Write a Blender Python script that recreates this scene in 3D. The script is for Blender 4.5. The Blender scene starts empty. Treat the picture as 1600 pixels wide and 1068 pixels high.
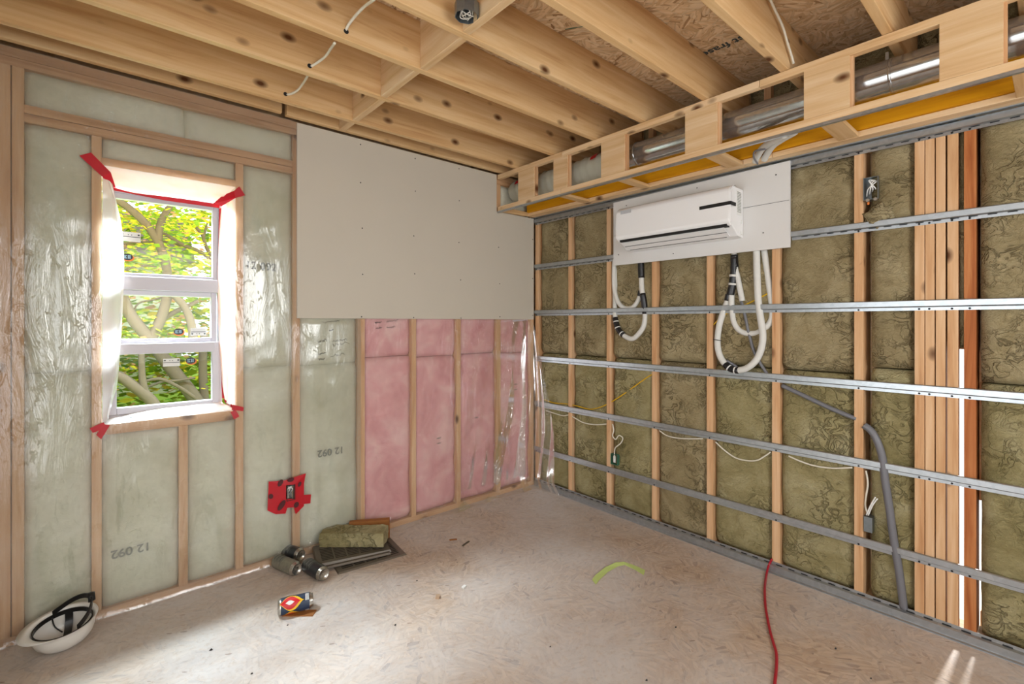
import bpy, math, random
from mathutils import Vector, Matrix, noise
random.seed(7)
PI = math.pi
S = bpy.context.scene
COL = S.collection
# ------------------------------------------------------------ camera
cd = bpy.data.cameras.new('camera'); co = bpy.data.objects.new('camera', cd); COL.objects.link(co)
co.location = (-3.0, -3.1075, 1.46); co.rotation_euler = (PI/2, 0, math.radians(-41.24))
cd.sensor_width = 36; cd.lens = 16.864; cd.shift_y = -0.0194; cd.clip_start = 0.02
S.camera = co
# ------------------------------------------------------------ world, lights, exposure
S.view_settings.view_transform = 'Standard'; S.view_settings.look = 'None'
S.view_settings.gamma = 1; S.view_settings.use_curve_mapping = False
S.view_settings.exposure = 0.0
w = bpy.data.worlds.new('sky'); S.world = w; w.use_nodes = True
wn = w.node_tree.nodes; bg = wn['Background']; bg.inputs[0].default_value = (0.93, 0.97, 1, 1); bg.inputs[1].default_value = 2.6
def area(name, loc, target, sx, sy, power, color=(1, 1, 1)):
    d = bpy.data.lights.new(name, 'AREA'); d.shape = 'RECTANGLE'; d.size = sx; d.size_y = sy; d.energy = power; d.color = color
    o = bpy.data.objects.new(name, d); COL.objects.link(o); o.location = loc
    o.rotation_euler = (Vector(target)-Vector(loc)).to_track_quat('-Z', 'Y').to_euler(); return o
# skylight entering the seen window, and the openings beside and behind the camera
area('daylight_window', (-2.6, 0.95, 3.1), (-2.3, -0.7, 0.2), 2.4, 0.35, 1200, (0.80, 0.90, 1))
area('daylight_back_window', (-1.9, -4.7, 1.75), (-1.5, 0, 1.3), 1.5, 1.3, 34, (1, 0.98, 0.95))
area('daylight_side_opening', (-3.36, -2.5, 1.2), (-1, -1.9, 1.6), 1.7, 1.9, 14, (0.97, 0.98, 1))
sd = bpy.data.lights.new('sun', 'SUN'); sd.energy = 5.0; sd.angle = math.radians(4); sd.color = (1, 0.98, 0.95)
so = bpy.data.objects.new('sun', sd); COL.objects.link(so); so.rotation_euler = Vector((-0.85, 0.03, -0.5)).to_track_quat('-Z', 'Y').to_euler()

# ------------------------------------------------------------ material helpers
def lin(h):
    h = h.lstrip('#'); r = []
    for i in (0, 2, 4):
        v = int(h[i:i+2], 16)/255; r.append(v/12.92 if v <= .04045 else ((v+.055)/1.055)**2.4)
    return (r[0], r[1], r[2], 1)
class NT:
    def __init__(s, name):
        s.m = bpy.data.materials.new(name); s.m.use_nodes = True; s.t = s.m.node_tree
        s.b = s.t.nodes['Principled BSDF']; s.out = s.t.nodes['Material Output']
    def n(s, typ, ins=None, **kw):
        x = s.t.nodes.new(typ)
        for k, v in kw.items(): setattr(x, k, v)
        for k, v in (ins or {}).items():
            if isinstance(v, bpy.types.NodeSocket): s.t.links.new(v, x.inputs[k])
            else: x.inputs[k].default_value = v
        return x
    def set(s, k, v):
        if isinstance(v, bpy.types.NodeSocket): s.t.links.new(v, s.b.inputs[k])
        else: s.b.inputs[k].default_value = v
    def ramp(s, fac, stops, interp='LINEAR'):
        r = s.n('ShaderNodeValToRGB', {0: fac}); r.color_ramp.interpolation = interp
        e = r.color_ramp.elements
        while len(e) < len(stops): e.new(0.5)
        for i, (p, c) in enumerate(stops):
            e[i].position = p; e[i].color = lin(c) if isinstance(c, str) else (c, c, c, 1)
        return r.outputs[0]
    def mix(s, fac, a, b, mode='MIX'):
        x = s.n('ShaderNodeMix', data_type='RGBA', blend_type=mode)
        for i, v in ((0, fac), (6, a), (7, b)):
            if isinstance(v, bpy.types.NodeSocket): s.t.links.new(v, x.inputs[i])
            else: x.inputs[i].default_value = v
        return x.outputs[2]
    def math(s, op, a, b=0.0):
        x = s.n('ShaderNodeMath', {0: a, 1: b}, operation=op); return x.outputs[0]
    def vec(s, op, a, b):
        x = s.n('ShaderNodeVectorMath', {0: a, 1: b}, operation=op); return x.outputs[0]
    def coord(s, scale=(1, 1, 1), rnd=0.0, rot=(0, 0, 0)):
        c = s.n('ShaderNodeTexCoord').outputs['Object']
        if rnd:
            o = s.n('ShaderNodeObjectInfo').outputs['Random']
            k = s.n('ShaderNodeCombineXYZ', {0: s.math('MULTIPLY', o, rnd), 1: s.math('MULTIPLY', o, rnd*1.7), 2: s.math('MULTIPLY', o, rnd*2.3)}).outputs[0]
            c = s.vec('ADD', c, k)
        return s.n('ShaderNodeMapping', {'Vector': c, 'Scale': scale, 'Rotation': rot}).outputs[0]
    def noise(s, v, scale, detail=4, rough=.55, dist=0.0):
        return s.n('ShaderNodeTexNoise', {'Vector': v, 'Scale': scale, 'Detail': detail, 'Roughness': rough, 'Distortion': dist}).outputs[0]
    def bump(s, h, strength, dist=.01):
        s.set('Normal', s.n('ShaderNodeBump', {'Height': h, 'Strength': strength, 'Distance': dist}).outputs[0])
def plain(name, c, rough=.5, metal=0.0, spec=.5, var=0.0, vs=30):
    k = NT(name); col = lin(c)
    if var:
        f = k.noise(k.coord(), vs, 4); col2 = tuple(x*(1-var) for x in col[:3])+(1,)
        k.set('Base Color', k.mix(f, col, col2))
    else: k.set('Base Color', col)
    k.set('Roughness', rough); k.set('Metallic', metal); k.set('Specular IOR Level', spec)
    return k.m
def wood(name, ax, light, mid, dark, knots=.5, rough=.62):
    k = NT(name); i = 'xyz'.index(ax)
    sc = [14, 14, 14]; sc[i] = .9
    f = k.noise(k.coord(tuple(sc), 13), 1.6, 6, .6, .6)
    c = k.ramp(f, [(.28, dark), (.46, mid), (.66, light)])
    sc2 = [60, 60, 60]; sc2[i] = 1.5
    f2 = k.noise(k.coord(tuple(sc2), 7), 1.5, 3)
    c = k.mix(k.math('MULTIPLY', f2, .35), c, lin(mid), 'MULTIPLY')
    sk = [9, 9, 9]; sk[i] = 5.5
    v = k.n('ShaderNodeTexVoronoi', {'Vector': k.coord(tuple(sk), 5), 'Scale': 1.0, 'Randomness': 1.0})
    gate = k.math('GREATER_THAN', k.n('ShaderNodeSeparateColor', {0: v.outputs['Color']}).outputs[0], 1-knots*.55)
    kn = k.math('MULTIPLY', k.ramp(v.outputs['Distance'], [(.07, 1.0), (.16, .55), (.24, .0)]), gate)
    c = k.mix(kn, c, lin('#5a3417'))
    k.set('Base Color', c); k.set('Roughness', rough); k.set('Specular IOR Level', .25)
    k.bump(f2, .12, .003); return k.m
def osb(name, cols, dust=None, sc=1.0, rough=.7):
    k = NT(name)
    base = k.coord((sc, sc, sc))
    wob = k.n('ShaderNodeTexNoise', {'Vector': base, 'Scale': 5.0, 'Detail': 2.0}).outputs[1]
    b2 = k.vec('ADD', base, k.vec('MULTIPLY', wob, (.05, .05, 0)))
    out = None
    for i, (s1, s2, st) in enumerate(((7.0, 11.0, 6.5), (9.0, 14.0, 5.0))):
        v = k.n('ShaderNodeTexVoronoi', {'Vector': k.vec('ADD', b2, (i*3.3, i*1.7, 0)), 'Scale': s1})
        ang = k.math('MULTIPLY', k.n('ShaderNodeSeparateColor', {0: v.outputs['Color']}).outputs[0], 3.0+i)
        r = k.n('ShaderNodeVectorRotate', {'Vector': b2, 'Angle': ang}, rotation_type='Z_AXIS').outputs[0]
        r = k.vec('MULTIPLY', r, (1.0, st, 1.0))
        v2 = k.n('ShaderNodeTexVoronoi', {'Vector': r, 'Scale': s2})
        q = k.n('ShaderNodeSeparateColor', {0: v2.outputs['Color']}).outputs
        col = k.ramp(q[0], [(0.0, cols[0]), (.06, cols[1]), (.4, cols[2]), (.75, cols[3]), (1.0, cols[2])])
        ed = k.ramp(v2.outputs['Distance'], [(.0, 1.0), (.5, .95), (.8, .78)])
        col = k.mix(1.0, col, ed, 'MULTIPLY')
        if out is None: out = col; h = q[1]
        else: out = k.mix(k.math('GREATER_THAN', q[2], .5), out, col)
    if dust:
        f = k.noise(base, .9, 5, .6); f2 = k.noise(base, 34, 5, .75)
        m = k.math('MULTIPLY', k.ramp(f, [(.34, .22), (.60, .80)]), k.ramp(f2, [(.25, .5), (.5, 1.0)]))
        out = k.mix(m, out, lin(dust))
    fl = k.n('ShaderNodeTexVoronoi', {'Vector': k.vec('MULTIPLY', k.n('ShaderNodeVectorRotate', {'Vector': b2, 'Angle': .6}, rotation_type='Z_AXIS').outputs[0], (1, 4.0, 1)), 'Scale': 7.0})
    g = k.math('MULTIPLY', k.math('LESS_THAN', fl.outputs['Distance'], .10), k.math('GREATER_THAN', k.n('ShaderNodeSeparateColor', {0: fl.outputs['Color']}).outputs[1], .80))
    out = k.mix(k.math('MULTIPLY', g, .55), out, lin('#5d4433'))
    k.set('Base Color', out); k.set('Roughness', rough); k.set('Specular IOR Level', .3)
    k.bump(h, .25, .003); return k.m
def fuzzy(name, c1, c2, c3, s1=6, s2=60, bump=.6, stretch=(1, 1, 1), crease=0.0):
    k = NT(name)
    a = k.noise(k.coord((1, 1, 1), 11), s1, 5, .6, .8)
    b = k.noise(k.coord(stretch, 11), s2, 5, .7, 1.2)
    c = k.ramp(a, [(.3, c1), (.5, c2), (.7, c3)])
    c = k.mix(.55, c, k.ramp(b, [(.3, .72), (.7, 1.0)]), 'MULTIPLY')
    h = k.math('ADD', b, k.math('MULTIPLY', a, 1.5))
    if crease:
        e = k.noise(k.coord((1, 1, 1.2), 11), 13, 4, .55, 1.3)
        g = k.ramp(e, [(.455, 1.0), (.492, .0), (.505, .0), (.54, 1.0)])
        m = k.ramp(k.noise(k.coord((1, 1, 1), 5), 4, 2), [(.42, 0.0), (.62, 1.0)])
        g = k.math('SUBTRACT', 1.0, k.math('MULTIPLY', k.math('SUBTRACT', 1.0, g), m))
        c = k.mix(crease, c, k.mix(g, lin('#6a6350'), lin('#ffffff')), 'MULTIPLY')  # shade of the creases put into the colour, along with the bump
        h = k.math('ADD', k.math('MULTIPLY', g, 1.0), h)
    k.set('Base Color', c); k.set('Roughness', .95); k.set('Specular IOR Level', .08)
    k.bump(h, bump, .012); return k.m
def film(name, haze, tint='#ffffff', rough=.13, stretch=(9, 9, 1.6), bump=.9, gl=.35):
    k = NT(name); t = k.t
    a = k.noise(k.coord(stretch), 1.0, 5, .6, 1.6)
    b = k.noise(k.coord((stretch[0]*1.4, 4, stretch[2]*4.6)), 1.5, 3, .5, 2.0)
    bm = k.n('ShaderNodeBump', {'Height': k.math('ADD', k.math('MULTIPLY', a, .35), k.math('ADD', k.ramp(a, [(.60, 0.0), (.64, 1.0), (.67, .1)]), k.math('MULTIPLY', k.ramp(b, [(.60, 0.0), (.66, 1.0)]), .5))), 'Strength': bump, 'Distance': .014}).outputs[0]
    tr = k.n('ShaderNodeBsdfTransparent', {'Color': (.97, .98, .97, 1)}).outputs[0]
    g = k.n('ShaderNodeBsdfGlossy', {'Color': (1, 1, 1, 1), 'Roughness': rough, 'Normal': bm}).outputs[0]
    df = k.n('ShaderNodeBsdfDiffuse', {'Color': lin(tint)}).outputs[0]
    tl = k.n('ShaderNodeBsdfTranslucent', {'Color': lin(tint)}).outputs[0]
    dd = k.n('ShaderNodeMixShader', {0: .5, 1: df, 2: tl}).outputs[0]
    fr = k.n('ShaderNodeFresnel', {'IOR': 1.5}).outputs[0]
    base = k.n('ShaderNodeMixShader', {0: haze, 1: tr, 2: dd}).outputs[0]
    o = k.n('ShaderNodeMixShader', {0: k.math('MULTIPLY', fr, gl*7), 1: base, 2: g}).outputs[0]
    t.links.new(o, k.out.inputs[0]); return k.m
def galv(name, c='#b9bec2', rough=.32):
    k = NT(name)
    v = k.n('ShaderNodeTexVoronoi', {'Vector': k.coord((1, 1, 1), 3), 'Scale': 55.0})
    f = k.noise(k.coord((3, 3, 3), 3), 1.5, 3)
    c2 = k.mix(k.math('MULTIPLY', k.n('ShaderNodeSeparateColor', {0: v.outputs['Color']}).outputs[0], .35), lin(c), lin('#8d949a'))
    k.set('Base Color', k.mix(k.math('MULTIPLY', f, .3), c2, lin('#9aa0a5'))); k.set('Metallic', .85)
    k.set('Roughness', rough); return k.m
M = {}
M['jw'] = wood('joist_lumber', 'x', '#e4c699', '#d9b584', '#c59968', 1.0)
M['bw'] = wood('blocking_lumber', 'y', '#e6cda8', '#dbbb90', '#c8a172', .4)
M['zw'] = wood('stud_lumber', 'z', '#e2c09a', '#d4ab80', '#bd8b5e', .55)
M['zo'] = wood('orange_stud_lumber', 'z', '#c98a55', '#b06a3a', '#8a4a22', .4)
M['xw'] = wood('plate_lumber', 'x', '#dcb48a', '#caa077', '#a97a50', .5)
M['yw'] = wood('rail_lumber', 'y', '#e9d0ac', '#e0c095', '#c9a070', 1.0)
M['ply'] = wood('plywood', 'y', '#e5cca8', '#dbbb90', '#cba67a', .15)
M['yellow'] = wood('yellow_beam', 'y', '#e5a80e', '#d99a08', '#b87a06', .1)
M['floor'] = osb('floor_osb', ('#7d5a3c', '#a88663', '#b39372', '#c4a788'), '#cfcdcc', 1.0, .55)
M['ceil'] = osb('ceiling_osb', ('#9a7550', '#c9a57c', '#dcbb92', '#e8cfac'), None, 1.0)
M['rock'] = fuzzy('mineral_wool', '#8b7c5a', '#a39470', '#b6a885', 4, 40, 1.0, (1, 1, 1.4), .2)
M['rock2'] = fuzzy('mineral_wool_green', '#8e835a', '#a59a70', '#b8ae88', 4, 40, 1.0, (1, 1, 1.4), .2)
M['cream'] = fuzzy('cream_fibreglass', '#cbcab2', '#dad9c5', '#e5e5d6', 2.2, 22, .25)
M['pink'] = fuzzy('pink_fibreglass', '#d08c94', '#e3a8ad', '#efc6c6', 3.4, 16, .45)
M['poly'] = film('clear_poly', .19, '#f0efe6', .12)
M['poly2'] = film('loose_poly', .17, '#efe9de', .12, (9, 9, 1.1), .5, .10)
M['white_film'] = film('window_film', .94, '#f0f0f2', .25, (10, 10, 2.5), .25, .05)
M['galv'] = galv('galvanized_steel'); M['duct'] = galv('duct_steel', '#c4c4c2', .16)
M['drywall'] = plain('drywall_paper', '#cbc4b6', .85, 0, .2, .06, 3)
M['board'] = plain('backer_board', '#d9d7d4', .8, 0, .2, .03, 3)
M['pvc'] = plain('white_vinyl', '#cdcad2', .35)
M['ac'] = plain('ac_plastic', '#eeeeee', .12)
M['white'] = plain('white_plastic', '#e4e4e0', .4); M['sleeve'] = plain('pipe_insulation', '#d9d8d2', .6, 0, .3, .1, 60)
M['cable'] = plain('cable_jacket', '#dcd7c6', .4); M['ycable'] = plain('yellow_cable', '#d4a80e', .4)
M['black'] = plain('black_plastic', '#141414', .35); M['dark'] = plain('dark_gap', '#0c0c0c', .6)
M['btape'] = plain('black_tape', '#17171a', .3)
M['grey'] = plain('grey_conduit', '#6f6f74', .4); M['red'] = plain('red_tape', '#c4041e', .3, 0, .5, .25, 14)
M['cord'] = plain('red_cord', '#a81428', .45); M['screw'] = plain('dark_screw', '#222222', .5, .4)
M['hat'] = plain('hat_shell', '#e3e0da', .3); M['ink'] = plain('print_ink', '#3f4646', .8); M['inkr'] = plain('faded_ink', '#7d8078', .8)
M['grille'] = plain('bronze_grille', '#635a4e', .4, .2); M['alu'] = plain('aluminium', '#b9b6ae', .25, .9)
M['label'] = plain('black_label', '#22242a', .35, 0, .5, .3, 80); M['green_tape'] = plain('green_tape', '#b3c274', .6)
M['orange'] = plain('orange_print', '#e0792b', .5); M['insulflex'] = film('duct_wrap', .85, '#e6e6da', .2, (12, 5, 12), .5, .1)
M['lawn'] = plain('lawn', '#9cbf4a', .9, 0, .1, .3, 2); M['bark'] = plain('bark', '#6b6254', .9, 0, .1, .35, 30)
M['cement'] = plain('house_siding', '#e8e6e2', .8); M['paper'] = plain('sticker_paper', '#e8e8e4', .6)
M['mint'] = plain('mint_green', '#3c6b55', .6); M['steelbox'] = plain('steel_box', '#8f979b', .3, .8, .5, .3, 60)  # mint is a plain dark green, shared by chalk line and corner box
M['copper'] = plain('wood_shadow_brown', '#9a6230', .7, 0, .3, .2, 30)  # brown of the wood pieces, also used for the painted can shadow
def glassm(nm='glass', c=(.96, .98, .97, 1)):
    k = NT(nm); tr = k.n('ShaderNodeBsdfTransparent', {'Color': c}).outputs[0]
    g = k.n('ShaderNodeBsdfGlossy', {'Roughness': .02}).outputs[0]
    o = k.n('ShaderNodeMixShader', {0: .012, 1: tr, 2: g}).outputs[0]; k.t.links.new(o, k.out.inputs[0]); return k.m
M['glass'] = glassm(); M['screened'] = glassm('screened_glass', (.66, .68, .66, 1))
def leafm():
    k = NT('maple_leaves'); g = k.n('ShaderNodeNewGeometry').outputs['Random Per Island']
    c = k.ramp(g, [(0, '#86a436'), (.2, '#a8bf3c'), (.42, '#d3cf3e'), (.65, '#ecd24e'), (.80, '#7a9c4c'), (.90, '#e0a88c')], 'CONSTANT')
    d = k.n('ShaderNodeBsdfDiffuse', {'Color': c}).outputs[0]; t2 = k.n('ShaderNodeBsdfTranslucent', {'Color': c}).outputs[0]
    o = k.n('ShaderNodeMixShader', {0: .5, 1: d, 2: t2}).outputs[0]; k.t.links.new(o, k.out.inputs[0]); return k.m
M['leaf'] = leafm()

M['acmark'] = plain('brand_mark', '#b9bcc0', .4); M['copperwire'] = plain('bare_wire', '#d8d2c6', .3, .4)
M['navy'] = plain('navy_label', '#24344c', .35); M['canred'] = plain('can_red', '#c8242c', .35); M['canyellow'] = plain('can_yellow', '#e8b81e', .35); M['canclear'] = plain('can_clear_label', '#8c8878', .35, .3, .5, .5, 90)
M['orangechip'] = plain('pale_chip', '#b09478', .8)
# ------------------------------------------------------------ mesh helpers
class MB:
    def __init__(s): s.v = []; s.f = []
    def add(s, vs, fs):
        n = len(s.v); s.v += [tuple(p) for p in vs]; s.f += [tuple(i+n for i in f) for f in fs]; return s
    def box(s, x0, y0, z0, x1, y1, z1, mtx=None):
        p = [Vector((x, y, z)) for z in (z0, z1) for y in (y0, y1) for x in (x0, x1)]
        if mtx: p = [mtx @ q for q in p]
        return s.add(p, [(0, 2, 3, 1), (4, 5, 7, 6), (0, 1, 5, 4), (2, 6, 7, 3), (0, 4, 6, 2), (1, 3, 7, 5)])
    def tube(s, pts, r, n=8, caps=True):
        pts = [Vector(p) for p in pts]; rs = r if isinstance(r, (list, tuple)) else [r]*len(pts)
        vs = []; up = None
        for i, p in enumerate(pts):
            d = (pts[min(i+1, len(pts)-1)]-pts[max(i-1, 0)]).normalized()
            if up is None: up = d.orthogonal().normalized()
            up = (up-d*up.dot(d)).normalized(); sd_ = d.cross(up)
            vs += [p+(up*math.cos(2*PI*k/n)+sd_*math.sin(2*PI*k/n))*rs[i] for k in range(n)]
        fs = [(i*n+k, i*n+(k+1) % n, (i+1)*n+(k+1) % n, (i+1)*n+k) for i in range(len(pts)-1) for k in range(n)]
        if caps: fs += [tuple(range(n))[::-1], tuple((len(pts)-1)*n+k for k in range(n))]
        return s.add(vs, fs)
    def prism(s, prof, a, b, axis='y', caps=True):   # prof: (u,v) points swept from a to b along the axis
        n = len(prof)
        P = {'y': lambda u, v, t: (u, t, v), 'x': lambda u, v, t: (t, u, v), 'z': lambda u, v, t: (u, v, t)}[axis]
        vs = [P(u, v, a) for u, v in prof]+[P(u, v, b) for u, v in prof]
        fs = [(i, (i+1) % n, n+(i+1) % n, n+i) for i in range(n)]
        if caps: fs += [tuple(range(n))[::-1], tuple(range(n, 2*n))]
        return s.add(vs, fs)
    def sheet(s, rows):                                # rows of points -> quad surface
        m = len(rows[0]); vs = [p for r in rows for p in r]
        return s.add(vs, [(i*m+j, i*m+j+1, (i+1)*m+j+1, (i+1)*m+j) for i in range(len(rows)-1) for j in range(m-1)])
    def lathe(s, prof, n=24, mtx=None):                # prof: (r,z)
        vs = [Vector((r*math.cos(2*PI*k/n), r*math.sin(2*PI*k/n), z)) for r, z in prof for k in range(n)]
        if mtx: vs = [mtx @ q for q in vs]
        return s.add(vs, [(i*n+k, i*n+(k+1) % n, (i+1)*n+(k+1) % n, (i+1)*n+k) for i in range(len(prof)-1) for k in range(n)])
    def build(s, name, m, parent=None, smooth=False, bevel=0, solid=0, **tags):
        me = bpy.data.meshes.new(name); me.from_pydata(s.v, [], s.f); me.update()
        ms = m if isinstance(m, list) else [m]
        for x in ms: me.materials.append(M[x])
        if smooth:
            me.shade_smooth() if hasattr(me, 'shade_smooth') else None
        o = bpy.data.objects.new(name, me); COL.objects.link(o)
        if parent: o.parent = parent; o.matrix_parent_inverse = parent.matrix_basis.inverted()
        if solid: md = o.modifiers.new('s', 'SOLIDIFY'); md.thickness = solid; md.offset = 0
        if bevel: md = o.modifiers.new('b', 'BEVEL'); md.width = bevel; md.segments = 2
        for k, v in tags.items(): o[k] = v
        return o
def thing(name, label, cat, loc=(0, 0, 0), group=None):
    o = bpy.data.objects.new(name, None); COL.objects.link(o); o.location = loc; o.empty_display_size = .05
    o['label'] = label; o['category'] = cat
    if group: o['group'] = group
    return o
def box(name, m, parent, x0, y0, z0, x1, y1, z1, bevel=0, **k): return MB().box(x0, y0, z0, x1, y1, z1).build(name, m, parent, bevel=bevel, **k)
def smoothpts(pts, k=6):
    pts = [Vector(p) for p in pts]; out = []
    for i in range(len(pts)-1):
        p0 = pts[max(i-1, 0)]; p1 = pts[i]; p2 = pts[i+1]; p3 = pts[min(i+2, len(pts)-1)]
        for j in range(k):
            t = j/k; out.append(.5*((2*p1)+(p2-p0)*t+(2*p0-5*p1+4*p2-p3)*t*t+(3*p1-p0-3*p2+p3)*t**3))
    return out+[pts[-1]]
def text(body, size, m, parent, origin, xd, yd, name='lettering', depth=.0006):
    cu = bpy.data.curves.new('t', 'FONT'); cu.body = body; cu.size = size; cu.extrude = depth; cu.offset = size*.018; cu.align_x = 'CENTER'; cu.align_y = 'CENTER'
    t = bpy.data.objects.new('t', cu); me = bpy.data.meshes.new_from_object(t); bpy.data.objects.remove(t)
    x = Vector(xd).normalized(); y = Vector(yd).normalized(); z = x.cross(y)
    me.transform(Matrix(((x[0], y[0], z[0], origin[0]), (x[1], y[1], z[1], origin[1]), (x[2], y[2], z[2], origin[2]), (0, 0, 0, 1))))
    me.materials.clear(); me.materials.append(M[m]); me.name = name
    o = bpy.data.objects.new(name, me); COL.objects.link(o)
    if parent: o.parent = parent; o.matrix_parent_inverse = parent.matrix_basis.inverted()
    return o
def batt(parent, m, wall, a0, a1, z0, z1, face, depth=.10, amp=.010, puff=.018, seed=0, fine=.3, fold=0, **k):
    """lumpy slab of insulation; wall 'A' runs along X (face is Y), wall 'B' along Y (face is X)"""
    nx = max(6, int((a1-a0)/.028)); nz = max(6, int((z1-z0)/.035)); rows = []
    for j in range(nz+1):
        r = []
        for i in range(nx+1):
            u = i/nx; v = j/nz; a = a0+(a1-a0)*u; z = z0+(z1-z0)*v
            e = min(u*(a1-a0), (1-u)*(a1-a0))/.03; e2 = min(v*(z1-z0), (1-v)*(z1-z0))/.022
            ed = (1-min(1, e))**2+(1-min(1, e2))**2
            q = noise.noise(Vector((a*5+seed*9.1, z*4, seed)))*amp+noise.noise(Vector((a*22, z*20, seed*3.3)))*amp*fine
            if fold: q += abs(noise.noise(Vector((a*9, z*9, seed+40))))*-fold
            d = face+q*1.0+puff*ed
            ja = noise.noise(Vector((z*9, seed, 3.1+u)))*.004*(1 if i in (0, nx) else 0)
            r.append((a+ja, d, z) if wall == 'A' else (d, a+ja, z))
        rows.append(r)
    # close the sides back to the sheathing
    bk = face+depth
    def B(p): return (p[0], bk, p[2]) if wall == 'A' else (bk, p[1], p[2])
    rows = [[B(r[0])]+r+[B(r[-1])] for r in rows]
    rows = [[B(p) for p in rows[0]]]+rows+[[B(p) for p in rows[-1]]]
    return MB().sheet(rows).build('insulation_batt', m, parent, smooth=True, **k)

# ============================================================ SETTING
fl = MB().box(-5.5, -5.6, -.03, 1.6, .16, 0).build('floor', 'floor'); fl['kind'] = 'structure'
cl = MB().box(-5.5, -5.6, 2.93, .18, .16, 2.95).build('ceiling', 'ceil'); cl['kind'] = 'structure'
# ceiling joists
for (y0, y1) in ((-.25, -.212), (-.655, -.617), (-1.05, -1.012), (-1.43, -1.392), (-1.83, -1.792), (-2.64, -2.602), (-3.04, -3.0), (-3.45, -3.41), (-3.86, -3.82), (-4.27, -4.23)):
    box('joist', 'jw', cl, -5.4, y0, 2.695, .10, y1, 2.93, .003)
box('joist', 'jw', cl, -5.4, -2.235, 2.695, .10, -2.197, 2.831, .003); box('joist', 'jw', cl, -5.4, -2.230, 2.8315, .10, -2.197, 2.93, .002)
box('joist', 'jw', cl, -5.4, -.047, 2.712, -2.143, -.009, 2.93, .003); box('joist', 'jw', cl, -2.118, -.047, 2.706, .0, -.009, 2.93, .003)
ys = [-.212, -.617, -1.012, -1.392, -1.792, -2.197, -2.602, -3.0]; yb = [-.047, -.25, -.655, -1.05, -1.43, -1.83, -2.235, -2.64]
for i, (a, b) in enumerate(zip(ys, yb)):
    dx = (0, .004, -.008, .006, -.01, .0, .0, .0)[i]
    box('blocking', 'bw', cl, -1.80+dx, a, 2.697, -1.762+dx, b, 2.93, .003)
# nailer seen behind the joist ends over the right wall
for y0 in (-.36, -.78, -1.17, -1.56, -1.97, -2.38, -2.78, -3.2): box('joist_nailer', 'zw', cl, .06, y0, 2.40, .10, y0+.04, 2.93)
box('yellow_beam', 'yellow', cl, -.13, -3.9, 2.416, -.055, -.03, 2.60, label='yellow coated beam behind the bulkhead rails')
MB().add([(-1.215, -1.475, 2.9285), (-1.210, -1.47, 2.9285), (-1.158, -1.548, 2.9285), (-1.163, -1.55, 2.9285)], [(0, 1, 2, 3)]).build('chalk_line', 'mint', cl)
# overhead print
text('st frase', .078, 'ink', cl, (-.47, -1.925, 2.9285), (0, 1, 0), (1, 0, 0), 'lettering')

# ------------------------------------------------------------ left wall (with the window)
wa = MB().box(-5.5, .153, 0, -2.96, .17, 2.93).box(-2.38, .153, 0, .17, .17, 2.93).box(-2.96, .153, 0, -2.38, .17, .955).box(-2.96, .153, 2.235, -2.38, .17, 2.93).build('wall_left', 'ply')
wa['kind'] = 'structure'
F = .0135; D = .152
def studA(x0, x1, z0, z1, m='zw', n='stud'): return box(n, m, wa, x0, F, z0, x1, D, z1, .002)
for x0, x1 in ((-3.345, -3.311), (-3.309, -3.275), (-3.271, -3.232)): studA(x0, x1, .038, 2.62)
studA(-3.0, -2.962, .038, 2.375); studA(-2.377, -2.337, .038, 2.375); studA(-2.647, -2.606, .038, .90)
studA(-2.066, -2.022, .038, 2.62); studA(-1.65, -1.598, .038, 2.62)
for x0, x1 in ((-1.240, -1.202), (-.843, -.803), (-.440, -.392), (-.045, -.004)): studA(x0, x1, .038, 2.62)
box('bottom_plate', 'xw', wa, -3.345, F, 0, 0, D, .038); box('top_plate', 'xw', wa, -3.345, F, 2.62, 0, D, 2.657); box('top_plate', 'xw', wa, -3.345, F, 2.659, 0, D, 2.70)
box('header_plate', 'xw', wa, -3.232, F, 2.376, -2.066, D, 2.414, .002); box('header_plate', 'xw', wa, -3.232, F, 2.417, -2.066, D, 2.456, .002)
box('window_head_plate', 'xw', wa, -2.962, F, 2.237, -2.377, D, 2.275, .002); box('window_sill_plate', 'xw', wa, -2.962, F, .90, -2.377, D, .952, .002)
bays = [(-3.232, -3.0, .038, 1.22), (-3.232, -3.0, 1.222, 2.376), (-3.232, -2.62, 2.457, 2.62), (-2.62, -2.066, 2.457, 2.62), (-2.962, -2.377, 2.276, 2.375),
        (-2.962, -2.647, .038, .899), (-2.606, -2.377, .038, .899), (-2.337, -2.066, .038, 1.19), (-2.337, -2.066, 1.19, 2.376),
        (-2.022, -1.65, .038, 1.185), (-2.022, -1.65, 1.187, 2.62)]
for i, (a, b, c, d) in enumerate(bays): batt(wa, 'cream', 'A', a+.001, b-.001, c, d, F+.012, .125, .012, .014, seed=i*1.37, fine=.12)
for i, (a, b) in enumerate(((-1.598, -1.240), (-1.202, -.843), (-.803, -.44), (-.392, -.045))):
    zc = (1.212, 1.196, 1.20, 1.19)[i]
    batt(wa, 'pink', 'A', a+.001, b-.001, .045, zc, F+.012, .125, .020, .016, seed=20+i*2.1, fine=.35, label='pink fibreglass batt')
    batt(wa, 'pink', 'A', a+.001, b-.001, zc+.006, 2.36 if i == 3 else 2.62, F+.014, .125, .016, .018, seed=31+i*1.7, fine=.35, label='pink fibreglass batt')
batt(wa, 'cream', 'A', -.391, -.046, 2.365, 2.62, F+.01, .125, .01, .01, seed=5)
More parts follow.
